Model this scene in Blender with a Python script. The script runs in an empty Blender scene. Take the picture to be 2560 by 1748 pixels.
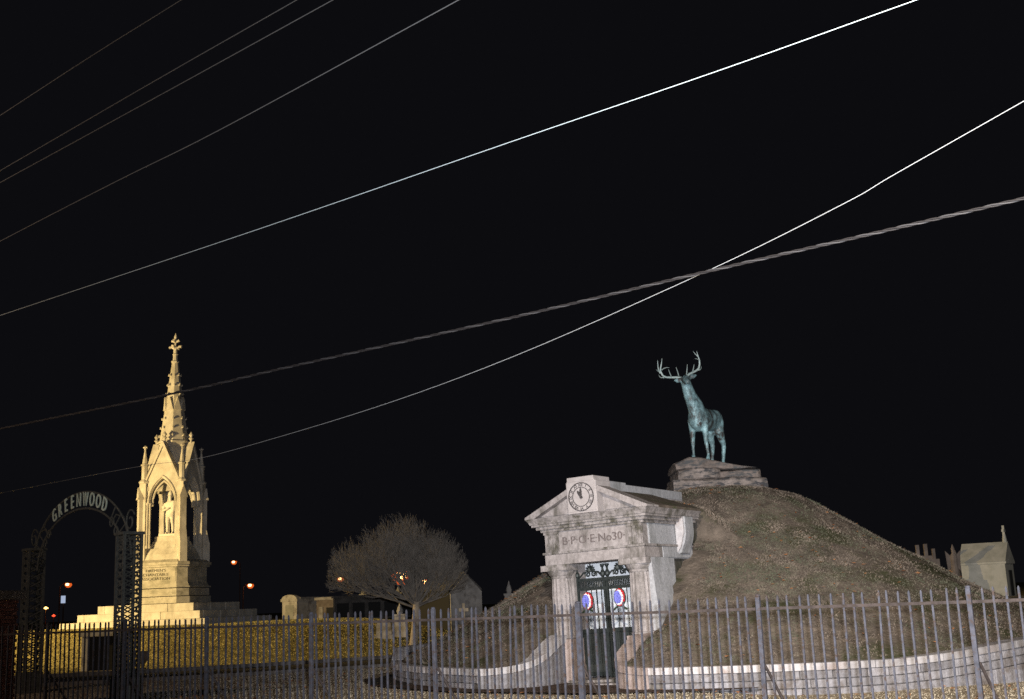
import bpy, bmesh, math, random
from mathutils import Vector, Matrix, Euler, noise
R = random.Random(7)
rad = math.radians
sc = bpy.context.scene
col = sc.collection

# ------------------------------------------------------------------ camera
cam_d = bpy.data.cameras.new('camera'); cam = bpy.data.objects.new('camera', cam_d); col.objects.link(cam)
PITCH = math.atan(632 / 3000); ROLL = 0.041
fw = Vector((0, math.cos(PITCH), math.sin(PITCH))); r0 = Vector((1, 0, 0)); u0 = r0.cross(fw)
rt = r0 * math.cos(ROLL) - u0 * math.sin(ROLL); up = u0 * math.cos(ROLL) + r0 * math.sin(ROLL)
cam.matrix_world = Matrix(((rt.x, up.x, -fw.x, 0), (rt.y, up.y, -fw.y, 0), (rt.z, up.z, -fw.z, 1.7), (0, 0, 0, 1)))
cam_d.sensor_width = 36; cam_d.lens = 36 * 3000 / 2560; cam_d.clip_end = 3000
sc.camera = cam

# ------------------------------------------------------------------ world, lights, exposure
w = bpy.data.worlds.new('World'); sc.world = w; w.use_nodes = True
bg = w.node_tree.nodes['Background']; bg.inputs[0].default_value = (0.0037, 0.0037, 0.0048, 1); bg.inputs[1].default_value = 1.0

def light(name, kind, loc, power, color, size=0.1, target=None, cone=None, blend=0.5):
    d = bpy.data.lights.new(name, kind); d.energy = power; d.color = color; d.shadow_soft_size = size
    o = bpy.data.objects.new(name, d); col.objects.link(o); o.location = loc
    if target is not None:
        o.rotation_euler = (Vector(target) - Vector(loc)).to_track_quat('-Z', 'Y').to_euler()
    if cone: d.spot_size = rad(cone); d.spot_blend = blend
    return o
light('camera_flash', 'SPOT', (0.12, 0.05, 1.86), 25500, (0.95, 0.955, 1.0), 0.06, (3.8, 20, 4.4), 70, 1.0)
light('street_light', 'SPOT', (0.5, 0.5, 9.0), 25500, (1.0, 0.86, 0.71), 0.25, (6.0, 16, 0.0), 68, 1.0)
light('monument_floodlight', 'SPOT', (-30.5, 41.5, 6.0), 31000, (1.0, 0.70, 0.28), 0.3, (-16.5, 53.0, 3.4), 108, 0.55)

light('sodium_streetlight', 'POINT', (-17.0, 18.0, 6.5), 1000, (1.0, 0.74, 0.58), 0.2)

vs = sc.view_settings
vs.view_transform = 'Standard'; vs.look = 'None'; vs.exposure = 0.0; vs.gamma = 1.0; vs.use_curve_mapping = False
sc.cycles.use_denoising = False; sc.cycles.max_bounces = 5; sc.cycles.diffuse_bounces = 2; sc.cycles.glossy_bounces = 2

# ------------------------------------------------------------------ materials
def mat(name, c1, c2=None, scale=6.0, rough=0.8, metal=0.0, bump=0.0, bscale=None, c3=None, s3=1.2, t3=(0.5, 0.62), stretch=1.0, spec=0.3, detail=6, glint=None):
    m = bpy.data.materials.new(name); m.use_nodes = True
    nt = m.node_tree; N = nt.nodes; L = nt.links
    b = N['Principled BSDF']; b.inputs['Roughness'].default_value = rough; b.inputs['Metallic'].default_value = metal
    b.inputs['Specular IOR Level'].default_value = spec
    geo = N.new('ShaderNodeNewGeometry')
    src = geo.outputs['Position']
    if c2 is None:
        b.inputs['Base Color'].default_value = (*c1, 1); out = None
    else:
        n = N.new('ShaderNodeTexNoise'); n.inputs['Scale'].default_value = scale; n.inputs['Detail'].default_value = detail; n.inputs['Roughness'].default_value = 0.65
        L.new(src, n.inputs['Vector'])
        r = N.new('ShaderNodeValToRGB'); r.color_ramp.elements[0].position = 0.36; r.color_ramp.elements[1].position = 0.64
        r.color_ramp.elements[0].color = (*c1, 1); r.color_ramp.elements[1].color = (*c2, 1)
        L.new(n.outputs[0], r.inputs[0]); out = r.outputs[0]
        if c3 is not None:
            mp = N.new('ShaderNodeMapping'); mp.inputs['Scale'].default_value = (1, 1, 1.0 / stretch); L.new(src, mp.inputs[0])
            n3 = N.new('ShaderNodeTexNoise'); n3.inputs['Scale'].default_value = s3; n3.inputs['Detail'].default_value = 5; n3.inputs['Roughness'].default_value = 0.7
            L.new(mp.outputs[0], n3.inputs['Vector'])
            r3 = N.new('ShaderNodeValToRGB'); r3.color_ramp.elements[0].position = t3[0]; r3.color_ramp.elements[1].position = t3[1]
            L.new(n3.outputs[0], r3.inputs[0])
            mx = N.new('ShaderNodeMix'); mx.data_type = 'RGBA'; L.new(r3.outputs[0], mx.inputs[0]); L.new(out, mx.inputs[6]); mx.inputs[7].default_value = (*c3, 1)
            out = mx.outputs[2]
        L.new(out, b.inputs['Base Color'])
    if bump:
        nb = N.new('ShaderNodeTexNoise'); nb.inputs['Scale'].default_value = bscale or scale * 3; nb.inputs['Detail'].default_value = 5; L.new(src, nb.inputs['Vector'])
        bp = N.new('ShaderNodeBump'); bp.inputs['Strength'].default_value = bump; bp.inputs['Distance'].default_value = 0.03
        L.new(nb.outputs[0], bp.inputs['Height']); L.new(bp.outputs[0], b.inputs['Normal'])
    return m
def emit(name, c, s):
    m = bpy.data.materials.new(name); m.use_nodes = True; N = m.node_tree.nodes
    b = N['Principled BSDF']; b.inputs['Base Color'].default_value = (*c, 1); b.inputs['Emission Color'].default_value = (*c, 1); b.inputs['Emission Strength'].default_value = s
    return m

M = {}
M['ground'] = mat('dry_grass_soil', (0.31, 0.26, 0.19), (0.46, 0.395, 0.295), 5.0, 1.0, bump=0.4, bscale=22, c3=(0.19, 0.16, 0.115), s3=0.7, t3=(0.5, 0.68), spec=0.05)
M['knoll'] = mat('knoll_turf', (0.20, 0.17, 0.07), (0.37, 0.315, 0.135), 0.8, 1.0, bump=1.0, bscale=10, spec=0.05)
M['mound'] = mat('mound_soil', (0.10, 0.085, 0.071), (0.21, 0.174, 0.143), 3.2, 1.0, bump=1.0, bscale=12, c3=(0.07, 0.072, 0.042), s3=0.8, spec=0.05)
M['blade_tan'] = mat('dry_blade', (0.38, 0.33, 0.245), (0.54, 0.48, 0.37), 1.4, 0.9, c3=(0.29, 0.265, 0.18), s3=0.8, t3=(0.5, 0.66), spec=0.1)
M['blade_mound'] = mat('mound_blade', (0.085, 0.072, 0.06), (0.285, 0.235, 0.192), 2.2, 0.9, c3=(0.115, 0.125, 0.085), s3=1.0, t3=(0.46, 0.6), spec=0.1)
M['blade_knoll'] = mat('knoll_blade', (0.24, 0.21, 0.085), (0.44, 0.38, 0.165), 0.7, 0.9, spec=0.1)
M['leaf'] = mat('fallen_leaf', (0.26, 0.09, 0.03), (0.48, 0.26, 0.12), 3.0, 0.8)
M['asphalt'] = mat('asphalt', (0.035, 0.033, 0.032), (0.06, 0.056, 0.052), 8, 0.9, bump=0.3)
M['kerb'] = mat('kerb_concrete', (0.12, 0.11, 0.10), (0.22, 0.20, 0.18), 4, 0.9, bump=0.3)
M['soil'] = mat('bare_soil', (0.075, 0.055, 0.045), (0.15, 0.115, 0.095), 7, 1.0, bump=0.7, bscale=26, spec=0.05)
M['mulch'] = mat('dark_mulch', (0.02, 0.018, 0.015), (0.05, 0.042, 0.034), 9, 1.0, bump=0.8, bscale=30)
M['granite'] = mat('tomb_granite', (0.315, 0.288, 0.284), (0.45, 0.415, 0.41), 14, 0.85, bump=0.3, bscale=50, c3=(0.15, 0.138, 0.125), s3=3.4, t3=(0.47, 0.68), stretch=2.5)
M['clockstone'] = mat('clock_granite', (0.44, 0.405, 0.40), (0.53, 0.495, 0.49), 14, 0.85, bump=0.2, bscale=50, c3=(0.33, 0.30, 0.29), s3=3.5, t3=(0.52, 0.72))
M['clocklead'] = mat('clock_lead', (0.055, 0.05, 0.05), (0.09, 0.08, 0.08), 20, 0.8)
M['granite_stain'] = mat('tomb_stained_granite', (0.23, 0.213, 0.21), (0.42, 0.388, 0.382), 12, 0.85, bump=0.3, bscale=45, c3=(0.10, 0.095, 0.075), s3=4.5, t3=(0.46, 0.64), stretch=1.6)
M['granite_letter'] = mat('letter_granite', (0.14, 0.118, 0.115), (0.22, 0.19, 0.185), 20, 0.85)  # same stone, darkened: shading of the raised letters put into the colour
M['granite_side'] = mat('tomb_side_granite', (0.34, 0.35, 0.37), (0.48, 0.49, 0.52), 16, 0.85, bump=0.2, bscale=60, c3=(0.24, 0.25, 0.25), s3=2.0, t3=(0.5, 0.7), stretch=2)
M['damp'] = mat('damp_granite', (0.07, 0.066, 0.06), (0.15, 0.14, 0.13), 6, 0.9, bump=0.3, c3=(0.05, 0.05, 0.035), s3=2.5, stretch=2.5)  # shade of the tomb's side recess put into the granite colour
M['moss_roof'] = mat('mossy_roof', (0.10, 0.082, 0.065), (0.19, 0.155, 0.125), 5, 0.95, bump=0.5, c3=(0.09, 0.095, 0.05), s3=2)
M['wallstone'] = [mat('wall_block_%d' % i, tuple(c * a for c in (0.22, 0.215, 0.23)), tuple(c * a for c in (0.34, 0.335, 0.36)), 12, 0.9, bump=0.5, bscale=30, c3=tuple(c * a for c in (0.18, 0.16, 0.15)), s3=3.5, t3=(0.5, 0.66)) for i, a in enumerate((0.78, 0.95, 1.12))]
M['mortar'] = mat('wall_mortar', (0.12, 0.11, 0.105), (0.2, 0.19, 0.18), 10, 0.95)
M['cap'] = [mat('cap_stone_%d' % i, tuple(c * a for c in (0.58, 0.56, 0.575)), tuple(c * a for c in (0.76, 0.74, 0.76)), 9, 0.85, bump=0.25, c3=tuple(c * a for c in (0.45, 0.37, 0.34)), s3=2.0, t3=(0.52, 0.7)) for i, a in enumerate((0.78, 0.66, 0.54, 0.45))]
M['wing'] = mat('pink_granite', (0.36, 0.29, 0.265), (0.52, 0.43, 0.40), 12, 0.85, bump=0.3, c3=(0.24, 0.2, 0.18), s3=3)
M['iron'] = mat('black_iron', (0.02, 0.027, 0.027), (0.04, 0.05, 0.05), 20, 0.5, 0.3, spec=0.4)
M['marble'] = mat('vault_marble', (0.66, 0.71, 0.77), (0.78, 0.82, 0.86), 3, 0.5)
M['darkpanel'] = mat('dark_bronze', (0.028, 0.034, 0.034), (0.055, 0.064, 0.062), 5, 0.6, 0.2)
M['fence'] = mat('fence_paint', (0.027, 0.030, 0.041), (0.050, 0.053, 0.070), 12, 0.75, 0.0, c3=(0.035, 0.024, 0.02), s3=14, t3=(0.5, 0.66), spec=0.25)
M['rail'] = mat('rusty_rail', (0.02, 0.016, 0.015), (0.045, 0.036, 0.034), 9, 0.8, spec=0.2)
M['gateiron'] = mat('arch_iron', (0.065, 0.07, 0.066), (0.115, 0.12, 0.11), 12, 0.7, spec=0.25)
M['gateletter'] = mat('arch_letter', (0.55, 0.70, 0.60), (0.70, 0.82, 0.72), 20, 0.5)
M['brick'] = [mat('brick_%d' % i, c, tuple(min(1, x * 1.5) for x in c), 20, 0.9, bump=0.4) for i, c in enumerate(((0.26, 0.12, 0.10), (0.32, 0.16, 0.135), (0.2, 0.105, 0.095)))]
M['concrete'] = mat('cap_concrete', (0.2, 0.19, 0.18), (0.3, 0.28, 0.26), 8, 0.9)
M['bronze'] = mat('green_bronze', (0.085, 0.14, 0.155), (0.36, 0.60, 0.66), 5.5, 0.5, 0.15, bump=0.5, bscale=22, c3=(0.075, 0.072, 0.07), s3=4.0, t3=(0.48, 0.6), stretch=1.5, spec=0.6)
M['antler'] = mat('antler_bronze', (0.38, 0.50, 0.50), (0.52, 0.62, 0.60), 9, 0.45, 0.1, spec=0.5)
M['rock'] = mat('boulder', (0.11, 0.095, 0.085), (0.26, 0.22, 0.20), 4, 0.95, bump=0.9, bscale=14, c3=(0.09, 0.095, 0.10), s3=3.2, t3=(0.47, 0.57), stretch=0.3)
M['rockpale'] = mat('pale_boulder', (0.17, 0.15, 0.135), (0.33, 0.285, 0.265), 5, 0.95, bump=0.8, bscale=16, c3=(0.07, 0.072, 0.078), s3=3.4, t3=(0.48, 0.58), stretch=0.3)
M['monu'] = mat('monument_marble', (0.52, 0.49, 0.43), (0.70, 0.67, 0.60), 2.0, 0.8, bump=0.1, c3=(0.36, 0.34, 0.29), s3=1.3, t3=(0.5, 0.72), stretch=2.5)
M['monub'] = mat('weathered_marble', (0.40, 0.38, 0.32), (0.60, 0.57, 0.50), 2.5, 0.85, bump=0.15, c3=(0.25, 0.245, 0.20), s3=1.6, t3=(0.5, 0.7), stretch=0.6)
M['monuletter'] = mat('carved_letter', (0.10, 0.095, 0.08))
M['statue'] = mat('statue_marble', (0.74, 0.71, 0.64), (0.82, 0.79, 0.72), 6, 0.7)
M['bark'] = mat('pale_bark', (0.24, 0.2, 0.15), (0.38, 0.32, 0.25), 7, 0.9, bump=0.5)
M['twig'] = mat('grey_twig', (0.10, 0.09, 0.078), (0.165, 0.147, 0.128), 5, 0.9)
M['tombwhite'] = mat('whitewash', (0.50, 0.48, 0.43), (0.66, 0.63, 0.58), 2.5, 0.9, c3=(0.3, 0.28, 0.25), s3=1.8)
M['tombgrey'] = mat('grey_plaster', (0.26, 0.25, 0.24), (0.40, 0.385, 0.37), 2.5, 0.9, c3=(0.17, 0.16, 0.15), s3=1.6)
M['tombsoot'] = mat('sooty_plaster', (0.075, 0.07, 0.066), (0.13, 0.122, 0.115), 3, 0.95)  # dark colour stands in for floodlight not reaching these tombs
M['tombdark'] = mat('dark_plaster', (0.12, 0.10, 0.09), (0.2, 0.17, 0.15), 3, 0.9)
M['void'] = mat('dark_recess', (0.02, 0.02, 0.02))
M['tomblime'] = mat('pale_tomb', (0.32, 0.325, 0.285), (0.44, 0.435, 0.39), 3, 0.9, c3=(0.4, 0.4, 0.36), s3=2)
M['wirewhite'] = mat('bare_aluminium', (0.55, 0.66, 0.70), None, rough=0.4, spec=0.6)
M['wiregrey'] = mat('grey_sheath', (0.42, 0.45, 0.47), None, rough=0.5)
M['wiredark'] = mat('black_sheath', (0.014, 0.013, 0.014), None, rough=0.6, spec=0.25)
M['wiremid'] = mat('grey_strand', (0.036, 0.036, 0.039), None, rough=0.6)
M['wirefaint'] = mat('weathered_wire', (0.17, 0.18, 0.19), None, rough=0.6)
M['blue'] = mat('blue_petal', (0.12, 0.14, 0.62), (0.30, 0.32, 0.82), 40, 0.7)
M['white'] = mat('white_petal', (0.85, 0.85, 0.87), None, rough=0.7)
M['red'] = mat('red_petal', (0.42, 0.01, 0.02), (0.6, 0.02, 0.035), 30, 0.7)
M['greenery'] = mat('wreath_green', (0.02, 0.035, 0.02), (0.04, 0.06, 0.035), 30, 0.8)
M['lamp_core'] = emit('lamp_core', (1.0, 0.62, 0.24), 6)
M['lamp_hot'] = emit('lamp_hot', (1.0, 0.5, 0.16), 16)
M['lamp_glass'] = emit('lamp_glass', (1.0, 0.16, 0.025), 0.75)  # glow around the lamps as an emissive colour
M['lamp_yellow'] = emit('lamp_yellow', (1.0, 0.6, 0.15), 5)
M['lamp_red'] = emit('lamp_red', (1.0, 0.08, 0.03), 2)
M['pole'] = mat('lamp_pole', (0.3, 0.16, 0.1), None, rough=0.6)
M['signlit'] = emit('lit_sign', (0.62, 0.74, 1.0), 0.6)

# ------------------------------------------------------------------ mesh helpers
class MB:
    def __init__(s): s.v = []; s.f = []
    def add(s, vs, fs):
        o = len(s.v); s.v += [tuple(p) for p in vs]; s.f += [tuple(i + o for i in f) for f in fs]; return s
    def box(s, x0, x1, y0, y1, z0, z1):
        return s.add([(x0, y0, z0), (x1, y0, z0), (x1, y1, z0), (x0, y1, z0), (x0, y0, z1), (x1, y0, z1), (x1, y1, z1), (x0, y1, z1)],
                     [(3, 2, 1, 0), (4, 5, 6, 7), (0, 1, 5, 4), (1, 2, 6, 5), (2, 3, 7, 6), (3, 0, 4, 7)])
    def frustum(s, hx0, hy0, z0, hx1, hy1, z1, cx=0, cy=0):
        return s.add([(cx - hx0, cy - hy0, z0), (cx + hx0, cy - hy0, z0), (cx + hx0, cy + hy0, z0), (cx - hx0, cy + hy0, z0), (cx - hx1, cy - hy1, z1), (cx + hx1, cy - hy1, z1), (cx + hx1, cy + hy1, z1), (cx - hx1, cy + hy1, z1)],
                     [(3, 2, 1, 0), (4, 5, 6, 7), (0, 1, 5, 4), (1, 2, 6, 5), (2, 3, 7, 6), (3, 0, 4, 7)])
    def prism(s, pts, axis, a, b):
        n = len(pts)
        def P(p, t): return {'y': (p[0], t, p[1]), 'z': (p[0], p[1], t), 'x': (t, p[0], p[1])}[axis]
        vs = [P(p, a) for p in pts] + [P(p, b) for p in pts]
        return s.add(vs, [tuple(range(n)), tuple(range(2 * n - 1, n - 1, -1))] + [(i, (i + 1) % n, n + (i + 1) % n, n + i) for i in range(n)])
    def loft(s, rings, cap=True):
        n = len(rings[0]); vs = [p for r in rings for p in r]; fs = []
        for k in range(len(rings) - 1):
            for i in range(n): fs.append((k * n + i, k * n + (i + 1) % n, (k + 1) * n + (i + 1) % n, (k + 1) * n + i))
        if cap: fs += [tuple(range(n - 1, -1, -1)), tuple(range((len(rings) - 1) * n, len(rings) * n))]
        return s.add(vs, fs)
    def tube(s, pts, r, n=6, cap=True):
        pts = [Vector(p) for p in pts]; rings = []
        ref = Vector((0.13, 0.21, 1.0)).normalized()
        for i, p in enumerate(pts):
            d = (pts[min(i + 1, len(pts) - 1)] - pts[max(i - 1, 0)])
            if d.length < 1e-9: d = Vector((0, 0, 1))
            d.normalize()
            a = d.cross(ref)
            if a.length < 0.15: a = d.cross(Vector((1, 0.1, 0)))
            a.normalize(); b = d.cross(a)
            rr = r[i] if isinstance(r, (list, tuple)) else r
            if isinstance(rr, (list, tuple)): ra, rb = rr
            else: ra = rb = rr
            rings.append([p + a * (ra * math.cos(t)) + b * (rb * math.sin(t)) for t in [2 * math.pi * j / n for j in range(n)]])
        return s.loft(rings, cap)
    def lathe(s, prof, n=12, cx=0, cy=0, rot=0.0):
        return s.loft([[(cx + r * math.cos(rot + 2 * math.pi * j / n), cy + r * math.sin(rot + 2 * math.pi * j / n), z) for j in range(n)] for r, z in prof])
    def build(s, name, m=None, parent=None, smooth=False, kind=None, bevel=0.0):
        me = bpy.data.meshes.new(name); me.from_pydata(s.v, [], s.f); me.update()
        bm = bmesh.new(); bm.from_mesh(me); bmesh.ops.recalc_face_normals(bm, faces=bm.faces)
        if bevel: bmesh.ops.bevel(bm, geom=list(bm.edges), offset=bevel, segments=1, affect='EDGES', clamp_overlap=True)
        bm.to_mesh(me); bm.free()
        if smooth:
            for p in me.polygons: p.use_smooth = True
        if m is not None: me.materials.append(m)
        return link(name, me, parent, kind)
def link(name, me, parent=None, kind=None):
    o = bpy.data.objects.new(name, me); col.objects.link(o)
    if parent is not None: o.parent = parent
    if kind: o['kind'] = kind
    return o
def tag(o, label, cat, group=None):
    o['label'] = label; o['category'] = cat
    if group: o['group'] = group
    return o
def thing(name, label, cat, loc=(0, 0, 0), rot=(0, 0, 0), group=None):
    o = bpy.data.objects.new(name, None); o.empty_display_size = 0.2; col.objects.link(o); o.location = loc; o.rotation_euler = rot
    return tag(o, label, cat, group)
def text_mesh(txt, size, ext, name):
    c = bpy.data.curves.new(name, 'FONT'); c.body = txt; c.size = size; c.extrude = ext; c.align_x = 'CENTER'; c.align_y = 'CENTER'; c.resolution_u = 3
    o = bpy.data.objects.new(name, c); col.objects.link(o); bpy.context.view_layer.update()
    me = bpy.data.meshes.new_from_object(o.evaluated_get(bpy.context.evaluated_depsgraph_get())); me.name = name
    bpy.data.objects.remove(o); bpy.data.curves.remove(c); return me
def remesh(o, voxel, smooth_it=4):
    md = o.modifiers.new('r', 'REMESH'); md.mode = 'VOXEL'; md.voxel_size = voxel; md.use_smooth_shade = True
    sm = o.modifiers.new('s', 'SMOOTH'); sm.factor = 0.5; sm.iterations = smooth_it
    bpy.context.view_layer.update()
    me = bpy.data.meshes.new_from_object(o.evaluated_get(bpy.context.evaluated_depsgraph_get()))
    mats = list(o.data.materials); o.modifiers.clear(); o.data = me
    if not me.materials:
        for q in mats: me.materials.append(q)
    for p in me.polygons: p.use_smooth = True
def sstep(a, b, x):
    t = max(0.0, min(1.0, (x - a) / (b - a))); return t * t * (3 - 2 * t)

# ------------------------------------------------------------------ layout constants
MC = Vector((5.2, 30.8)); MR = 8.38                       # burial mound
TO = Vector((1.60, 25.36)); PHI = rad(32); TAU = 0.030    # tomb front (it leans a little)
KC = Vector((-16.79, 58.5))                               # monument centre on its knoll
def to_tomb(x, y):
    v = Vector((x, y)) - TO
    return v.x * math.cos(PHI) - v.y * math.sin(PHI), v.x * math.sin(PHI) + v.y * math.cos(PHI)
def from_tomb(s, d): return TO.x + s * math.cos(PHI) + d * math.sin(PHI), TO.y - s * math.sin(PHI) + d * math.cos(PHI)
TCs, TCd = to_tomb(MC.x, MC.y)
def ground_h(x, y):
    d = math.hypot(x - KC.x, y - KC.y)
    k = 1.30 * sstep(20.6, 7.0, d) if d < 20.6 else 0.0
    far = 1.15 * sstep(46, 72, y) if y > 46 else 0.0
    r = 0.0
    e = 1.2 * sstep(9, 17, x) * sstep(26, 44, y)
    v = max(k, far, r, e)
    v -= 0.13 * sstep(2.6, 5.0, x) * sstep(30.0, 25.0, y)
    if d > 26.5 or d < 20: v += 0.03 * noise.noise(Vector((x * 0.35, y * 0.35, 0)))
    return v
def ring_base(x, y): return ground_h(x, y)
def mound_h(x, y):
    r = math.hypot(x - MC.x, y - MC.y)
    q = max(0.0, 8.36 - r)
    z = 0.36 + 0.48 * q + 0.015 * q * q
    z = z if z < 3.5 else 3.5 + 0.9 * math.tanh((z - 3.5) / 0.9)
    s, d = to_tomb(x, y)
    sp = max(0.0, 3.9 - 0.3 * abs(s) - 0.5 * max(0.0, abs(s) - 1.1))
    w0 = 2.45 - 0.35 * max(0.0, abs(s) - 1.2)
    sp *= sstep(w0, w0 + 0.7 + 0.5 * max(0.0, abs(s) - 1.2), d)
    if d < 7.0: z = max(z, sp)
    if d < 0.9 and abs(s) < 2.6:
        wz = 0.40 + 0.50 * sstep(-1.7, 0.0, d) + 0.7 * max(0.0, d)
        z = min(z, wz + 0.55 * max(0.0, abs(s) - 1.15))
    z += (0.06 * noise.noise(Vector((x * 0.9, y * 0.9, 3))) + 0.025 * noise.noise(Vector((x * 3, y * 3, 9)))) * sstep(8.3, 7.7, r)
    return z

# ------------------------------------------------------------------ ground
def axis_vals(segs):
    out = []
    for a, b, st in segs:
        n = max(1, round((b - a) / st)); out += [a + (b - a) * i / n for i in range(n)]
    return out + [segs[-1][1]]
xs = axis_vals([(-600, -60, 60), (-60, -36, 4), (-36, 24, 0.6), (24, 60, 4), (60, 600, 60)])
ys = axis_vals([(-60, 10, 5), (10, 82, 0.6), (82, 140, 6), (140, 900, 60)])
g = MB(); nx = len(xs)
for y in ys:
    for x in xs:
        z = ground_h(x, y)
        if math.hypot(x - MC.x, y - MC.y) < MR - 0.8 and to_tomb(x, y)[1] > 0.8: z -= 0.25
        g.v.append((x, y, z))
for j in range(len(ys) - 1):
    for i in range(nx - 1): g.f.append((j * nx + i, j * nx + i + 1, (j + 1) * nx + i + 1, (j + 1) * nx + i))
gr = g.build('ground', M['ground'], smooth=True, kind='structure')
gr.data.materials.append(M['knoll'])
for p in gr.data.polygons:
    c = p.center
    if math.hypot(c.x - KC.x, c.y - KC.y) < 20.4 or c.y > 46: p.material_index = 1

# curving drive round the knoll
def arc_sheet(r0_, r1_, z, name, m, a0=rad(-150), a1=rad(-20), n=90, kind='structure', h=None):
    b = MB()
    if h is None:
        for i in range(n + 1):
            a = a0 + (a1 - a0) * i / n
            for r in (r0_, r1_): b.v.append((KC.x + r * math.cos(a), KC.y + r * math.sin(a), z))
        for i in range(n): b.f.append((2 * i, 2 * i + 1, 2 * i + 3, 2 * i + 2))
    else:
        rings = []
        for i in range(n + 1):
            a = a0 + (a1 - a0) * i / n; cx, cy = math.cos(a), math.sin(a)
            rings.append([(KC.x + r * cx, KC.y + r * cy, zz) for r, zz in ((r0_, z), (r1_, z), (r1_, z + h), (r0_, z + h))])
        b.loft(rings)
    return b.build(name, m, kind=kind)
arc_sheet(20.75, 25.3, 0.02, 'drive', M['asphalt'])
arc_sheet(20.55, 20.75, -0.02, 'kerb', M['kerb'], h=0.15)
arc_sheet(25.3, 25.48, -0.02, 'kerb', M['kerb'], h=0.11)
# dark patch on the ground left of the mound wall
b = MB(); ring = []
for i in range(26):
    a = 2 * math.pi * i / 26; q = 1 + 0.18 * noise.noise(Vector((math.cos(a) * 1.7, math.sin(a) * 1.7, 5)))
    ring.append((-2.85 + 0.8 * q * math.cos(a), 29.3 + 2.4 * q * math.sin(a)))
b.prism(ring, 'z', -0.03, 0.055); b.build('mulch_bed', M['mulch'], kind='structure')

# bare soil along the wall foot and in the tomb entry
b = MB(); ring = []; NS = 70
for i in range(NS + 1):
    a = rad(185) + (rad(263) - rad(185)) * i / NS; q = 0.75 + 0.22 * noise.noise(Vector((a * 5, 2, 0))) - 0.5 * sstep(rad(252), rad(263), a)
    for rr_ in (MR - 1.9 if rad(222) < a < rad(250) else MR - 0.1, MR + q): b.v.append((MC.x + rr_ * math.cos(a), MC.y + rr_ * math.sin(a), 0.035))
for i in range(NS): b.f.append((2 * i, 2 * i + 1, 2 * i + 3, 2 * i + 2))
b.build('soil_strip', M['soil'], kind='structure')
# mound
b = MB(); NR, NA = 120, 300
for i in range(NR + 1):
    r = MR * i / NR * 0.985
    for k in range(NA):
        a = 2 * math.pi * k / NA; x = MC.x + r * math.cos(a); y = MC.y + r * math.sin(a)
        b.v.append((x, y, mound_h(x, y)))
def in_entry(x, y):
    s, d = to_tomb(x, y)
    return abs(s) < 0.92 + (0.42 * sstep(-1.05, -1.6, d)) and d < 0.75 or (abs(s) < 0.98 and d < 2.3)
for i in range(NR):
    for k in range(NA):
        f = (i * NA + k, i * NA + (k + 1) % NA, (i + 1) * NA + (k + 1) % NA, (i + 1) * NA + k)
        cx = sum(b.v[q][0] for q in f) / 4; cy = sum(b.v[q][1] for q in f) / 4
        if not in_entry(cx, cy): b.f.append(f)
b.build('mound', M['mound'], smooth=True, kind='structure')

# grass blades and leaves (uncountable)
def blades(name, m, n, sampler, hmin, hmax, wd, lean):
    b = MB(); k = 0
    while k < n:
        p = sampler()
        if p is None: continue
        k += 1
        h = R.uniform(hmin, hmax); a = R.uniform(0, 2 * math.pi); t = R.uniform(0, 2 * math.pi); l = h * R.uniform(0, lean)
        dx, dy = math.cos(a) * wd * 0.5, math.sin(a) * wd * 0.5; o = len(b.v)
        b.v += [(p[0] - dx, p[1] - dy, p[2] - 0.01), (p[0] + dx, p[1] + dy, p[2] - 0.01), (p[0] + l * math.cos(t), p[1] + l * math.sin(t), p[2] + h)]
        b.f.append((o, o + 1, o + 2))
    me = bpy.data.meshes.new(name); me.from_pydata(b.v, [], b.f); me.materials.append(m)
    return link(name, me, None, 'stuff')
def s_mound():
    r = MR * 0.975 * math.sqrt(R.random()); a = R.uniform(-math.pi, math.pi)
    x = MC.x + r * math.cos(a); y = MC.y + r * math.sin(a)
    if in_entry(x, y) or y > MC.y + 3: return None
    s, d = to_tomb(x, y)
    if abs(s) < 1.45 and -0.1 < d < 2.5: return None
    if noise.noise(Vector((x * 0.8, y * 0.8, 1))) < R.uniform(-0.75, 0.15): return None
    if R.random() < 0.22: return s_spur()
    return x, y, mound_h(x, y)
def s_spur():
    s_, d_ = R.choice((-1, 1)) * R.uniform(1.15, 4.2), R.uniform(1.3, 4.2)
    x, y = from_tomb(s_, d_)
    if s_ < 1.5 and d_ < 2.5: return None
    return x, y, mound_h(x, y)
o = blades('mound_grass', M['blade_mound'], 100000, s_mound, 0.012, 0.04, 0.028, 2.4); tag(o, 'sparse brown winter grass covering the burial mound', 'grass')
def s_near():
    x = R.uniform(-15, 14); y = R.uniform(13, 36)
    if abs(x) > 0.47 * y: return None
    if math.hypot(x - MC.x, y - MC.y) < MR + 0.02 or math.hypot(x - KC.x, y - KC.y) < 25.6 or math.hypot(x + 2.85, (y - 29.3) / 3) < 0.8: return None
    s, d = to_tomb(x, y)
    if abs(s) < 1.4 and d > -2.4: return None
    if s < 1.0 and math.hypot(x - MC.x, y - MC.y) < MR + 0.75: return None
    return x, y, ground_h(x, y)
o = blades('lawn_grass', M['blade_tan'], 80000, s_near, 0.008, 0.025, 0.03, 2.5); tag(o, 'pale dry lawn grass between the fence and the mound', 'grass')
def s_knoll():
    r = 20.4 * math.sqrt(R.random()); a = R.uniform(-math.pi, 0.35); x = KC.x + r * math.cos(a); y = KC.y + r * math.sin(a)
    if max(abs((x - KC.x)), abs(y - KC.y)) < 3.4: return None
    return x, y, ground_h(x, y)
o = blades('knoll_grass', M['blade_knoll'], 70000, s_knoll, 0.02, 0.055, 0.05, 2.2); tag(o, 'yellow lit lawn grass on the knoll below the spire', 'grass')
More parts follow.
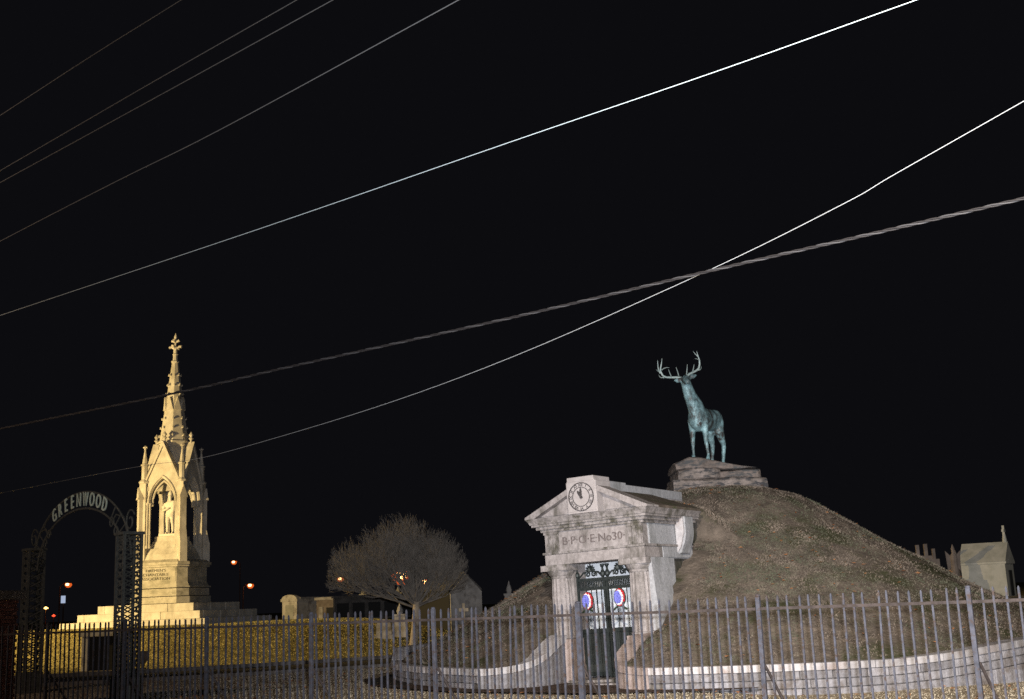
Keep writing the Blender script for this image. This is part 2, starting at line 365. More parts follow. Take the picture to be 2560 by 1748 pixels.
def leaves(name, label, n, samplers):
    b = MB()
    k = 0
    while k < n:
        p = R.choice(samplers)()
        if p is None: continue
        k += 1; a = R.uniform(0, 6.28); q = R.uniform(0.03, 0.06); o = len(b.v); z = p[2] + 0.03
        for j, rr in enumerate((1, 0.55, 1, 0.55)):
            t = a + j * 1.571; b.v.append((p[0] + q * rr * math.cos(t), p[1] + q * rr * math.sin(t), z + R.uniform(0, 0.035)))
        b.f += [(o, o + 1, o + 2), (o, o + 2, o + 3)]
    me = bpy.data.meshes.new(name); me.from_pydata(b.v, [], b.f); me.materials.append(M['leaf'])
    return tag(link(name, me, None, 'stuff'), label, 'leaves')
leaves('fallen_leaves', 'orange brown fallen leaves scattered over lawn and mound', 1500, [s_mound, s_near, s_near])

# ------------------------------------------------------------------ retaining wall ring + wing walls
wall = thing('retaining_wall', 'low curved granite wall with white capstones ringing the grass mound', 'wall', (MC.x, MC.y, 0))
def ring_pt(a, r): return MC.x + r * math.cos(a), MC.y + r * math.sin(a)
def path_side(sgn):
    # from the tomb pedestal outward in tomb coordinates, then round the ring; returns (x, y, cap_top_z)
    P = []
    ctrl = [(0.99, 0.0, 1.0), (0.97, -0.3, 0.93), (0.97, -0.6, 0.80), (1.0, -0.95, 0.64), (1.13, -1.25, 0.52), (1.40, -1.50, 0.45), (1.85, -1.66, 0.42)]
    def cr(p0, p1, p2, p3, t): return tuple(0.5 * (2 * p1[k] + (p2[k] - p0[k]) * t + (2 * p0[k] - 5 * p1[k] + 4 * p2[k] - p3[k]) * t * t + (3 * p1[k] - p0[k] - 3 * p2[k] + p3[k]) * t ** 3) for k in range(3))
    n = len(ctrl)
    for i in range(n - 1):
        for t in (0, 0.25, 0.5, 0.75): P.append(cr(ctrl[max(i - 1, 0)], ctrl[i], ctrl[i + 1], ctrl[min(i + 2, n - 1)], t))
    P.append(ctrl[-1])
    P = [(*from_tomb(sgn * s + TCs * 0.0, d), z) for s, d, z in P]
    WN = len(P)
    a = math.atan2(P[-1][1] - MC.y, P[-1][0] - MC.x); st = 0.09 * sgn
    for k in range(1, 30):
        x, y = ring_pt(a + st * k, MR - 0.07); P.append((x, y, 0.42 + (0.28 * sstep(6.4, 10.8, x) if y < MC.y else 0.28)))
    return P[:WN], P[WN - 1:]
def wall_run(WP, P, sgn):
    # outer / inner offsets along the path normal
    n = len(P); nor = []
    for i in range(n):
        t = Vector(P[min(i + 1, n - 1)][:2]) - Vector(P[max(i - 1, 0)][:2]); t.normalize()
        q = Vector((t.y, -t.x)) * sgn
        nor.append(q)
    def sect(i, o_, z): p = P[i]; return (p[0] + nor[i].x * o_ - MC.x, p[1] + nor[i].y * o_ - MC.y, z)
    wn = []
    for i in range(len(WP)):
        t = Vector(WP[min(i + 1, len(WP) - 1)][:2]) - Vector(WP[max(i - 1, 0)][:2]); t.normalize(); wn.append(Vector((t.y, -t.x)) * sgn)
    def ws(i, o_, z): return (WP[i][0] + wn[i].x * o_ - MC.x, WP[i][1] + wn[i].y * o_ - MC.y, z)
    MB().loft([[ws(i, 0.15, -0.1), ws(i, -0.17, -0.1), ws(i, -0.17, WP[i][2] - 0.135), ws(i, 0.15, WP[i][2] - 0.135)] for i in range(len(WP))]).build('wing_wall', M['wallstone'][1] if sgn < 0 else M['wing'], wall)
    MB().loft([[ws(i, 0.18, WP[i][2] - 0.13), ws(i, -0.20, WP[i][2] - 0.13), ws(i, -0.20, WP[i][2]), ws(i, 0.18, WP[i][2])] for i in range(len(WP))]).build('wing_coping', M['cap'][0] if sgn < 0 else M['wing'], wall)
    core = MB()
    for i in range(n - 1):
        rings = []
        for j in (i, i + 1):
            zg = ground_h(P[j][0], P[j][1]) - 0.1
            rings.append([sect(j, 0.10, zg), sect(j, -0.14, zg), sect(j, -0.14, P[j][2] - 0.02), sect(j, 0.10, P[j][2] - 0.02)])
        core.loft(rings)
    core.build('mortar_core', M['mortar'], wall)
    def lerp_s(fi, o_, zf):
        i = min(int(fi), n - 2); t = fi - i; a = sect(i, o_, zf(i)); b_ = sect(i + 1, o_, zf(i + 1)); return tuple(a[k] + (b_[k] - a[k]) * t for k in range(3))
    # lengths
    L = [0]
    for i in range(n - 1): L.append(L[-1] + math.hypot(P[i + 1][0] - P[i][0], P[i + 1][1] - P[i][1]))
    def fidx(l):
        for i in range(n - 1):
            if L[i + 1] >= l: return i + (l - L[i]) / (L[i + 1] - L[i])
        return n - 1.001
    def stones(name, o_out, o_in, ztop, zbot, lw, gap, mats, start=0.0, jit=0.0):
        l = start
        while l < L[-1] - 0.1:
            w_ = lw * R.uniform(0.72, 1.3); a, c = fidx(l + gap), fidx(min(l + w_ - gap, L[-1] - 0.01)); l += w_
            j = R.uniform(-jit, jit); rings = []
            for k in range(3):
                f = a + (c - a) * k / 2
                rings.append([lerp_s(f, o_out + j, zbot), lerp_s(f, o_in, zbot), lerp_s(f, o_in, ztop), lerp_s(f, o_out + j, ztop)])
            MB().loft(rings).build(name, (R.choice(mats) if len(mats) < 4 else mats[min(3, max(0, int((rings[1][0][0] + MC.x - 3.2) / 1.9 + R.uniform(-0.4, 0.6))))] if sgn > 0 else mats[R.choice((0, 1))]), wall, bevel=0.008)  # right-hand capstones step darker, light fall-off put into their colour
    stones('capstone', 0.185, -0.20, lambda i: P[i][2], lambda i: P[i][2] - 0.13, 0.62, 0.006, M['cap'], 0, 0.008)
    H = lambda i: ground_h(P[i][0], P[i][1])
    stones('wall_stone', 0.145, 0.0, lambda i: P[i][2] - 0.137, lambda i: P[i][2] - 0.277, 0.55, 0.008, M['wallstone'], 0.0, 0.014)
    stones('wall_stone', 0.15, 0.0, lambda i: P[i][2] - 0.291, lambda i: max(H(i) - 0.02, P[i][2] - 0.431), 0.7, 0.008, M['wallstone'], 0.25, 0.014)
    if sgn > 0: stones('wall_stone', 0.155, 0.0, lambda i: min(P[i][2] - 0.445, P[i][2] - 0.44), lambda i: min(H(i) - 0.06, P[i][2] - 0.5), 0.62, 0.008, M['wallstone'], 0.1, 0.014)
wall_run(*path_side(1), 1); wall_run(*path_side(-1), -1)

# ------------------------------------------------------------------ the tomb
tomb = thing('tomb', 'granite temple-front tomb with clock pediment set into the grass mound', 'tomb', (TO.x, TO.y, 0), (0, -TAU, -PHI))
b = MB(); b.box(-1.16, -0.70, 0.30, 0.85, 0, 2.47); b.build('wall', M['granite'], tomb)
b = MB(); b.box(0.70, 1.16, 0.30, 0.85, 0, 2.47); b.build('wall', M['granite'], tomb)
b = MB(); b.box(1.02, 1.155, 0.85, 1.42, 0, 3.3); b.box(1.02, 1.165, 0.31, 0.85, 2.0, 3.2); b.box(1.061, 1.153, 1.42, 2.4, 2.45, 3.3); b.build('side_wall', M['granite_side'], tomb)
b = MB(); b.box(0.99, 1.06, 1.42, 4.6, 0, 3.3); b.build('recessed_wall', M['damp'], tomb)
b = MB(); b.box(-1.155, -1.02, 0.85, 4.6, 0, 3.3); b.build('side_wall', M['granite_side'], tomb)
b = MB(); b.box(-1.02, 1.02, 1.35, 1.5, 0, 3.2); b.build('back_wall', M['marble'], tomb)
b = MB(); b.box(-1.02, 1.02, 0.85, 1.35, 2.62, 2.75); b.build('ceiling', M['granite'], tomb)
b = MB(); b.box(-0.72, 0.72, -0.25, 1.35, -0.05, 0.10); b.build('threshold', M['granite_stain'], tomb, bevel=0.01)
b = MB(); b.box(-0.80, 0.80, -0.70, -0.26, -0.05, 0.05); b.build('step', M['granite_stain'], tomb, bevel=0.01)
# battered side buttress seen to the right of the columns
b = MB(); b.loft([[(1.17, 0.12, 0), (1.42, 0.12, 0), (1.42, 0.95, 0), (1.17, 0.95, 0)], [(1.17, 0.12, 2.46), (1.24, 0.12, 2.46), (1.24, 0.95, 2.46), (1.17, 0.95, 2.46)]]); b.build('side_buttress', M['granite_side'], tomb)
for sx in (-1, 1):
    b = MB(); b.box(sx * 0.93 - 0.29, sx * 0.93 + 0.29, -0.08, 0.62, 0, 0.93); b.build('pedestal', M['wing'], tomb, bevel=0.012)
    # fluted engaged column
    n = 48; rings = []
    for z, r in ((0.99, 0.235), (1.4, 0.232), (1.8, 0.222), (2.18, 0.205)):
        rings.append([(sx * 0.93 + (r * (1 - 0.085 * abs(math.sin(8 * t)) ** 0.7 * 1.0 + 0.0)) * math.cos(t), 0.18 + r * (1 - 0.085 * abs(math.sin(8 * t)) ** 0.7) * math.sin(t), z) for t in [2 * math.pi * i / n for i in range(n)]])
    b = MB(); b.loft(rings); c = b.build('column', M['granite'], tomb)
    b = MB(); b.lathe([(0.25, 0.93), (0.275, 0.95), (0.265, 0.985), (0.24, 0.995)], 24, sx * 0.93, 0.18); b.build('column_base', M['granite'], c)
    b = MB(); b.lathe([(0.208, 2.18), (0.222, 2.20), (0.215, 2.225), (0.25, 2.26), (0.285, 2.32), (0.29, 2.345)], 24, sx * 0.93, 0.18); b.box(sx * 0.93 - 0.31, sx * 0.93 + 0.31, -0.13, 0.49, 2.345, 2.465); b.build('capital', M['granite_stain'], c)
b = MB(); b.box(-1.18, 1.18, -0.02, 0.84, 2.47, 2.69); b.build('architrave', M['granite'], tomb, bevel=0.006)
b = MB(); b.box(-1.21, 1.21, -0.05, 0.9, 2.693, 2.74); b.box(1.17, 1.21, 0.9, 2.35, 2.693, 2.74); b.build('taenia', M['granite_stain'], tomb)
b = MB(); b.box(1.157, 1.185, 0.86, 2.35, 2.47, 2.69); b.build('side_architrave', M['granite_side'], tomb)
fr = MB().box(-1.13, 1.13, 0.03, 0.8, 2.742, 3.17).build('frieze', M['granite'], tomb)
for sx in (-1, 1):
    b = MB(); c0 = sx * 0.995
    b.box(c0 - 0.165, c0 + 0.165, -0.005, 0.2, 2.744, 3.168)
    for k in range(3): b.box(c0 - 0.145 + k * 0.105, c0 - 0.065 + k * 0.105, -0.035, 0.0, 2.744, 3.11)
    b.box(c0 - 0.172, c0 + 0.172, -0.045, 0.1, 3.112, 3.166)
    b.build('triglyph', M['granite_stain'], fr)
# inscription
me = text_mesh('B·P·O·E·No30·', 0.30, 0.012, 'inscription'); me.materials.append(M['granite_letter'])
o = link('inscription', me, fr); o.location = (0.0, 0.022, 2.945); o.rotation_euler = (rad(90), 0, 0)
bb = [v.co.x for v in me.vertices]; o.scale = (1.48 / (max(bb) - min(bb)), 0.80, 1)
# cornice, in courses, wrapping front and sides
b = MB(); yb = 2.45
for z0, z1, pj in ((3.17, 3.225, 0.06), (3.225, 3.29, 0.13), (3.29, 3.335, 0.20)): b.box(-1.16 - pj, 1.16 + pj, 0.0 - pj, yb, z0, z1)
b.build('bed_moulding', M['granite_stain'], tomb)
b = MB(); b.loft([[(-1.38, -0.23, 3.337), (1.38, -0.23, 3.337), (1.38, yb, 3.337), (-1.38, yb, 3.337)], [(-1.40, -0.25, 3.39), (1.40, -0.25, 3.39), (1.40, yb, 3.39), (-1.40, yb, 3.39)], [(-1.45, -0.30, 3.46), (1.45, -0.30, 3.46), (1.45, yb, 3.46), (-1.45, yb, 3.46)]]); b.build('cornice', M['granite_stain'], tomb)
# pediment
b = MB(); b.prism([(-1.30, 3.462), (1.30, 3.462), (0, 4.02)], 'y', -0.06, 0.2); ped = b.build('pediment', M['granite'], tomb)
for sx in (-1, 1):
    b = MB(); b.prism([(sx * 1.46, 3.462), (sx * 1.46, 3.50), (0, 4.17), (0, 4.06), (sx * 1.24, 3.462)], 'y', -0.29, 0.25); b.build('raking_cornice', M['granite'], ped)
    b = MB(); b.prism([(sx * 1.22, 3.50), (sx * 0.42, 3.50), (sx * 0.42, 3.86)], 'y', -0.10, -0.058); b.build('tympanum_panel', M['granite'], ped)
# clock block
cb = MB().box(-0.355, 0.355, -0.34, 0.32, 3.463, 4.12).box(-0.315, 0.315, -0.36, 0.36, 4.12, 4.22).box(-0.335, 0.335, -0.352, -0.33, 3.50, 4.14).build('clock_block', M['clockstone'], tomb, bevel=0.008)
cz = 3.80; cy = -0.356
def ringm(ro, ri, t, n=40):
    b = MB(); rings = []
    for i in range(n):
        a = 2 * math.pi * i / n; c_, s_ = math.cos(a), math.sin(a)
        rings.append([(ro * c_, cy, cz + ro * s_), (ri * c_, cy, cz + ri * s_), (ri * c_, cy - t, cz + ri * s_), (ro * c_, cy - t, cz + ro * s_)])
    rings.append(rings[0]); return b.loft(rings, cap=False)
dial = ringm(0.300, 0.284, 0.018).build('dial_rim', M['clocklead'], cb)
ringm(0.205, 0.193, 0.014).build('dial_ring', M['clocklead'], cb)
for k, rn in enumerate(('XII', 'I', 'II', 'III', 'IIII', 'V', 'VI', 'VII', 'VIII', 'IX', 'X', 'XI')):
    a = rad(90 - 30 * k); me = text_mesh(rn, 0.088, 0.006, 'numeral'); me.materials.append(M['clocklead'])
    o = link('numeral', me, cb); o.location = (0.245 * math.cos(a), cy - 0.004, cz + 0.245 * math.sin(a)); o.rotation_euler = Euler((rad(90), rad(30 * k), 0), 'XYZ'); 
    o.rotation_euler = (Matrix.Rotation(rad(30 * k), 3, 'Y') @ Matrix.Rotation(rad(90), 3, 'X')).to_euler()
for ang, ln, wd in ((0, 0.20, 0.016), (-30, 0.155, 0.022)):
    d = Vector((math.sin(rad(ang)), math.cos(rad(ang)))); q = Vector((d.y, -d.x))
    pts = [tuple(-d * 0.04 + q * wd), tuple(d * ln * 0.72 + q * wd * 1.25), tuple(d * ln), tuple(d * ln * 0.72 - q * wd * 1.25), tuple(-d * 0.04 - q * wd)]
    b = MB(); b.prism([(x, cz + z) for x, z in pts], 'y', cy - 0.022 - (0.006 if ang else 0), cy + 0.002 - (0.006 if ang else 0)); b.build('clock_hand', M['clocklead'], cb)
b = MB(); b.prism([(0.028 * math.cos(t), cz + 0.028 * math.sin(t)) for t in [i * math.pi / 5 for i in range(10)]], 'y', cy - 0.035, cy); b.build('clock_boss', M['clocklead'], cb)
# ridge block and roof
b = MB(); b.box(-0.20, 0.20, 0.33, 1.35, 3.93, 4.17); b.box(-0.19, 0.19, 1.35, 4.3, 3.93, 4.13); b.build('ridge_block', M['granite_side'], tomb, bevel=0.008)
b = MB(); b.box(0.20, 0.235, 0.33, 1.35, 3.905, 3.925); b.box(0.19, 0.235, 1.36, 4.2, 3.895, 3.915); b.build('ridge_flashing', M['cap'][1], tomb)
for sx in (-1, 1):
    b = MB(); b.prism([(sx * 0.16, 3.99), (sx * 1.42, 3.52), (sx * 1.42, 3.465), (sx * 0.16, 3.465)], 'y', 0.255, 2.6); b.build('roof', M['moss_roof'], tomb)
# scrolled side console
for sx in (-1, 1):
    b = MB(); pr = [(0.0, 3.33), (0.24, 3.33), (0.24, 2.98), (0.20, 2.8), (0.13, 2.66), (0.10, 2.56), (0.0, 2.54)]
    b.prism([(sx * (1.157 + x), z) for x, z in pr], 'y', 1.62, 2.05); b.build('console', M['granite_side'], tomb, bevel=0.01)
    b = MB(); b.prism([(sx * (1.16 + x), z) for x, z in [(0.02, 3.32), (0.21, 3.32), (0.21, 2.99), (0.11, 2.68), (0.02, 2.57)]], 'y', 1.57, 1.618); b.build('console_face', M['cap'][0], tomb)
# iron gate (two leaves)
gate = MB()
for x in (-0.675, -0.03, 0.03, 0.675): gate.box(x - 0.022, x + 0.022, 0.40, 0.45, 0.11, 2.13)
gate = gate.build('gate', M['iron'], tomb)
for z0, z1 in ((2.09, 2.15), (1.90, 1.96), (1.02, 1.10), (0.14, 0.22), (0.34, 0.39)):
    b = MB(); b.box(-0.70, 0.70, 0.405, 0.445, z0, z1); b.build('gate_rail', M['iron'], gate)
bar = MB().lathe([(0.0095, 1.10), (0.0095, 1.90)], 6).build('gate_bar', M['iron'], gate).data
first = True
for i in range(11):
    x = -0.60 + i * 0.12
    if abs(x) < 0.06: continue
    if first: o = gate.children[-1]; first = False
    else: o = link('gate_bar', bar, gate)
    o.location = (x, 0.425, 0)
low = MB().lathe([(0.009, 0.39), (0.009, 1.02)], 5).build('gate_bar', M['iron'], gate); low.location = (-0.63, 0.425, 0)
for i in range(1, 29):
    x = -0.63 + i * 0.045
    if abs(x) < 0.05: continue
    o = link('gate_bar', low.data, gate); o.location = (x, 0.425, 0)
sl = MB().box(-0.008, 0.008, 0.41, 0.44, 1.96, 2.09).build('gate_slat', M['iron'], gate); sl.location = (-0.62, 0, 0)
for i in range(1, 32):
    x = -0.62 + i * 0.04
    if abs(x) < 0.05: continue
    o = link('gate_slat', sl.data, gate); o.location = (x, 0, 0)
def spiral(cx, cz_, r_, turns, sgn, a0=0.0, n=26):
    return [(cx + sgn * r_ * (1 - 0.8 * i / n) * math.cos(a0 + turns * 2 * math.pi * i / n), 0.425, cz_ + r_ * (1 - 0.8 * i / n) * math.sin(a0 + turns * 2 * math.pi * i / n)) for i in range(n + 1)]
for cx in (-0.34, 0.34):
    for sg in (-1, 1):
        MB().tube(spiral(cx + sg * 0.075, 2.235, 0.07, 1.4, sg, -0.6), 0.016, 5).build('scroll', M['iron'], gate)
        MB().tube([(cx + sg * 0.12, 0.425, 2.28), (cx + sg * 0.18, 0.425, 2.27), (cx + sg * 0.25, 0.425, 2.20), (cx + sg * 0.31, 0.425, 2.16)], 0.018, 5).build('scroll', M['iron'], gate)
    b = MB()
    for k in range(7):
        a = rad(90 + (k - 3) * 26); l = 0.15 - 0.012 * abs(k - 3)
        b.tube([(cx, 0.425, 2.29), (cx + 0.55 * l * math.cos(a), 0.42, 2.30 + 0.55 * l * math.sin(a)), (cx + l * math.cos(a), 0.415, 2.30 + l * math.sin(a))], [0.012, 0.026, 0.010], 5)
    b.build('palmette', M['iron'], gate)
for cx in (-0.055, 0.055):
    b = MB(); b.lathe([(0.02, 2.15), (0.055, 2.20), (0.06, 2.25), (0.03, 2.30), (0.018, 2.34), (0.045, 2.40), (0.05, 2.43), (0.0, 2.435)], 8, cx, 0.425); b.build('finial', M['iron'], gate)
for cx in (-0.67, 0.67):
    b = MB(); b.lathe([(0.02, 2.15), (0.05, 2.20), (0.05, 2.25), (0.02, 2.30), (0.0, 2.36)], 8, cx, 0.425); b.build('finial', M['iron'], gate)
b = MB(); b.box(-0.655, -0.05, 0.46, 0.475, 0.20, 1.05); b.build('kick_panel', M['darkpanel'], gate)
b = MB(); b.box(0.05, 0.655, 0.46, 0.475, 0.20, 1.05); b.build('kick_panel', M['darkpanel'], gate)

TM = Matrix.Translation((TO.x, TO.y, 0)) @ Euler((0, -TAU, -PHI), 'XYZ').to_matrix().to_4x4()
def wreath(cx, cz_, label):
    t = thing('wreath', label, 'wreath', TM @ Vector((cx, 0.36, cz_)), (0, -TAU, -PHI), 'wreaths on the tomb gate')
    ps = {'blue': MB(), 'white': MB(), 'red': MB()}; back = MB()
    back.prism([(0.17 * math.cos(a), 0.235 * math.sin(a)) for a in [i * math.pi / 12 for i in range(24)]], 'y', 0.0, 0.035)
    for i in range(420):
        q = math.sqrt(R.random()); a = R.uniform(0, 2 * math.pi); x = 0.15 * q * math.cos(a); z = 0.215 * q * math.sin(a)
        # tricolour crescent bands, widest on the right
        e1 = math.hypot((x + 0.045) / 0.115, z / 0.165); e2 = math.hypot((x + 0.018) / 0.132, z / 0.19)
        k = 'blue' if e1 < 1 else ('white' if e2 < 1 else 'red')
        y = -0.055 * (1 - q * q) - R.uniform(0, 0.02); s = 0.022; r1 = R.uniform(0, 6.28); u = Vector((math.cos(r1), R.uniform(-0.5, 0.5), math.sin(r1))) * s; v = Vector((-math.sin(r1), R.uniform(-0.5, 0.5), math.cos(r1))) * s
        p = Vector((x, y, z)); ps[k].add([p - u, p - v * 0.8, p + u, p + v * 0.8], [(0, 1, 2, 3)])
    t.scale = (0.8, 0.8, 0.8)
    for k in ps: ps[k].build(k + '_flowers', M[k], t)
    back.build('backing', M['greenery'], t)
    for sg in (-1, 1):
        MB().prism([(sg * 0.08, -0.2), (sg * 0.22, -0.30), (sg * 0.18, -0.33), (sg * 0.03, -0.22)], 'y', -0.02, -0.01).build('ribbon', M['greenery'], t)
    return t
wreath(-0.43, 1.68, 'red, white and blue oval wreath on the left gate leaf')
wreath(0.33, 1.71, 'red, white and blue oval wreath on the right gate leaf, slightly higher')

# ------------------------------------------------------------------ rock base and elk
rock = thing('rock_base', 'layered boulder pedestal on the mound top carrying the bronze elk', 'rock', (5.25, 31.9, 4.3))
def slab(x0, x1, y0, y1, zb, zt, m, seed, amp=0.07, name='boulder'):
    b = MB(); nx_, nz_ = 14, 5; nyy = 8
    bm = bmesh.new(); bmesh.ops.create_grid(bm, x_segments=nx_, y_segments=nyy, size=1); bm.free()
    # rounded rock from a superellipse loft along x
    rings = []; K = 22
    for i in range(nx_ + 1):
        t = i / nx_; x = x0 + (x1 - x0) * t; e = min(1, 6 * min(t, 1 - t) + 0.35); zT = zt(x); hz = (zT - zb) / 2; cz_ = zb + hz; hy = (y1 - y0) / 2 * (0.8 + 0.2 * e); cy_ = (y0 + y1) / 2; rg = []
        for k in range(K):
            a = 2 * math.pi * k / K; c_, s_ = math.cos(a), math.sin(a)
            p = Vector((x, cy_ + hy * math.copysign(abs(c_) ** 0.35, c_), cz_ + hz * math.copysign(abs(s_) ** 0.35, s_)))
            n_ = Vector((noise.noise(p * 1.5 + Vector((seed, 0, 0))), noise.noise(p * 1.5 + Vector((0, seed, 7))), noise.noise(p * 1.5 + Vector((3, 0, seed))) * 0.6)) * amp * 1.6 + Vector((noise.noise(p * 5 + Vector((seed, 1, 0))), noise.noise(p * 5 + Vector((2, seed, 0))), noise.noise(p * 5 + Vector((0, 4, seed))) * 0.5)) * amp * 0.6
            rg.append(p + n_)
        rings.append(rg)
    b.loft(rings); return b.build(name, m, rock)
slab(-1.25, 1.22, -1.0, 1.0, -0.15, lambda x: 0.34 + 0.02 * math.sin(3 * x), M['rockpale'], 1.3, 0.05)
slab(-1.1, 0.0, -0.85, 0.9, 0.30, lambda x: 0.62, M['rockpale'], 4.1, 0.05)
slab(-0.02, 1.1, -0.82, 0.9, 0.28, lambda x: 0.55, M['rock'], 9.7, 0.06)
slab(-1.16, 0.98, -0.86, 0.85, 0.56, lambda x: 0.90 - max(0, x + 0.4) * 0.25 - max(0, -0.7 - x) * 0.3, M['rock'], 6.2, 0.06)

elk = thing('elk_statue', 'green bronze elk statue with wide antlers standing on the boulder pedestal', 'statue', (5.03, 31.55, 5.14))
AE = rad(33)
def B(x, y, z): return Vector((x * math.cos(AE) + y * math.sin(AE), -x * math.sin(AE) + y * math.cos(AE), z))
b = MB(); rings = []
for y, zc, hw, hh in ((0.84, 1.17, 0.03, 0.05), (0.80, 1.16, 0.14, 0.19), (0.64, 1.14, 0.205, 0.28), (0.35, 1.11, 0.205, 0.275), (0.05, 1.09, 0.21, 0.29), (-0.25, 1.07, 0.225, 0.33), (-0.48, 1.09, 0.215, 0.35), (-0.63, 1.11, 0.16, 0.29), (-0.72, 1.12, 0.06, 0.12)):
    rings.append([B(1.16 * hw * math.cos(t), y, zc + 1.04 * hh * math.sin(t)) for t in [2 * math.pi * i / 20 for i in range(20)]])
b.loft(rings)
# neck and head (turned to look down toward the street)
n0 = B(0, -0.42, 1.18); n1 = B(0, -0.56, 1.42)
NK = [n0, n1, Vector((-0.43, -0.58, 1.66)), Vector((-0.50, -0.66, 1.86)), Vector((-0.545, -0.72, 2.02)), Vector((-0.55, -0.76, 2.10))]
b.tube(NK, [(0.22, 0.31), (0.19, 0.25), (0.155, 0.19), (0.138, 0.16), (0.128, 0.14), (0.085, 0.095)], 16)
HD = Vector((-0.55, -0.74, 2.03))
b.tube([HD + Vector((0, 0.08, 0.03)), HD + Vector((0, -0.06, 0.03)), HD + Vector((0, -0.2, -0.01)), HD + Vector((-0.01, -0.36, -0.07)), HD + Vector((-0.015, -0.48, -0.115)), HD + Vector((-0.015, -0.52, -0.13))], [0.07, 0.115, 0.105, 0.078, 0.066, 0.03], 14)
for sg in (-1, 1):   # ears
    c0 = HD + Vector((sg * 0.08, 0.0, 0.07)); c1 = HD + Vector((sg * 0.20, 0.0, 0.055 + 0.05 * sg)); c2 = HD + Vector((sg * 0.31, 0.0, 0.085 + 0.06 * sg))
    b.tube([c0, c1, c2], [(0.035, 0.035), (0.06, 0.075), (0.012, 0.02)], 8)
def leg(pts, rr): b.tube([B(*p) for p in pts], [q * 1.14 for q in rr], 10)
leg([(-0.15, -0.46, 1.05), (-0.165, -0.47, 0.80), (-0.165, -0.50, 0.46), (-0.165, -0.49, 0.40), (-0.165, -0.50, 0.14), (-0.165, -0.52, 0.09), (-0.165, -0.54, 0.005)], [0.12, 0.078, 0.05, 0.047, 0.036, 0.045, 0.058])
leg([(0.15, -0.42, 1.05), (0.165, -0.40, 0.80), (0.17, -0.40, 0.46), (0.17, -0.39, 0.40), (0.19, -0.36, 0.12), (0.19, -0.38, 0.06), (0.19, -0.41, -0.02)], [0.12, 0.078, 0.05, 0.047, 0.036, 0.045, 0.058])
leg([(-0.09, 0.60, 1.10), (-0.13, 0.50, 0.80), (-0.13, 0.66, 0.52), (-0.13, 0.68, 0.46), (-0.12, 0.56, 0.10), (-0.12, 0.55, 0.02), (-0.12, 0.51, -0.06)], [0.15, 0.115, 0.064, 0.057, 0.04, 0.048, 0.062])
leg([(0.09, 0.62, 1.10), (0.13, 0.58, 0.80), (0.13, 0.80, 0.50), (0.13, 0.82, 0.44), (0.12, 0.74, 0.06), (0.12, 0.72, -0.01), (0.12, 0.68, -0.10)], [0.15, 0.115, 0.064, 0.057, 0.04, 0.048, 0.062])
b.tube([B(0, 0.80, 1.22), B(0, 0.88, 1.14), B(0, 0.9, 1.0)], [0.05, 0.05, 0.02], 8)
body = b.build('body', M['bronze'], elk); remesh(body, 0.024, 3)
def A(px, py, y): return Vector(((px - 1020) * 0.00104 - 0.55, -0.76 + y, 2.10 - (py - 866) * 0.00106))
def tine(parent, pts, rr, n=7):
    # smooth the polyline once
    P = [A(*p) for p in pts]; Q = [P[0]]; RR = [rr[0]]
    for i in range(len(P) - 1): Q += [P[i].lerp(P[i + 1], 0.33), P[i].lerp(P[i + 1], 0.67)]; RR += [rr[i] + (rr[i + 1] - rr[i]) * 0.33, rr[i] + (rr[i + 1] - rr[i]) * 0.67]
    Q.append(P[-1]); RR.append(rr[-1])
    parent.tube(Q, RR, n)
bl = MB()
tine(bl, [(975, 890, 0), (880, 835, 0.05), (660, 815, 0.14), (520, 790, 0.2), (455, 690, 0.22), (430, 590, 0.2), (465, 480, 0.16), (485, 325, 0.10)], [0.034, 0.034, 0.03, 0.028, 0.027, 0.024, 0.017, 0.004])
tine(bl, [(430, 690, 0.22), (392, 580, 0.26), (388, 460, 0.28), (388, 345, 0.25)], [0.02, 0.02, 0.016, 0.004])
tine(bl, [(405, 640, 0.24), (370, 600, 0.3), (347, 565, 0.34)], [0.014, 0.012, 0.003])
tine(bl, [(520, 800, 0.2), (430, 785, 0.3), (400, 690, 0.36)], [0.018, 0.014, 0.004])
tine(bl, [(450, 620, 0.2), (540, 572, 0.05), (632, 602, -0.05)], [0.016, 0.014, 0.003])
tine(bl, [(870, 825, 0.05), (820, 740, -0.18), (768, 640, -0.30)], [0.018, 0.015, 0.004])
tine(bl, [(695, 815, 0.12), (635, 740, -0.06), (595, 668, -0.16)], [0.017, 0.014, 0.004])
bl.build('antler', M['antler'], elk, smooth=True)
br = MB()
tine(br, [(1040, 880, 0), (1100, 775, 0.05), (1240, 715, 0.12), (1385, 640, 0.18), (1430, 540, 0.2), (1440, 430, 0.18), (1400, 300, 0.14), (1370, 178, 0.1)], [0.034, 0.034, 0.031, 0.029, 0.027, 0.023, 0.016, 0.004])
tine(br, [(1400, 320, 0.14), (1340, 240, 0.18), (1290, 165, 0.2)], [0.015, 0.012, 0.004])
tine(br, [(1415, 400, 0.16), (1350, 382, 0.05), (1290, 402, -0.03)], [0.014, 0.013, 0.003])
tine(br, [(1440, 480, 0.18), (1462, 430, 0.26), (1476, 375, 0.3)], [0.014, 0.012, 0.003])
tine(br, [(1380, 650, 0.18), (1475, 620, 0.26), (1490, 525, 0.32)], [0.018, 0.015, 0.004])
tine(br, [(1055, 820, 0.02), (1053, 700, -0.18), (1056, 578, -0.28)], [0.018, 0.015, 0.004])
tine(br, [(1225, 720, 0.1), (1238, 640, -0.05), (1245, 560, -0.14)], [0.017, 0.014, 0.004])
br.build('antler', M['antler'], elk, smooth=True)

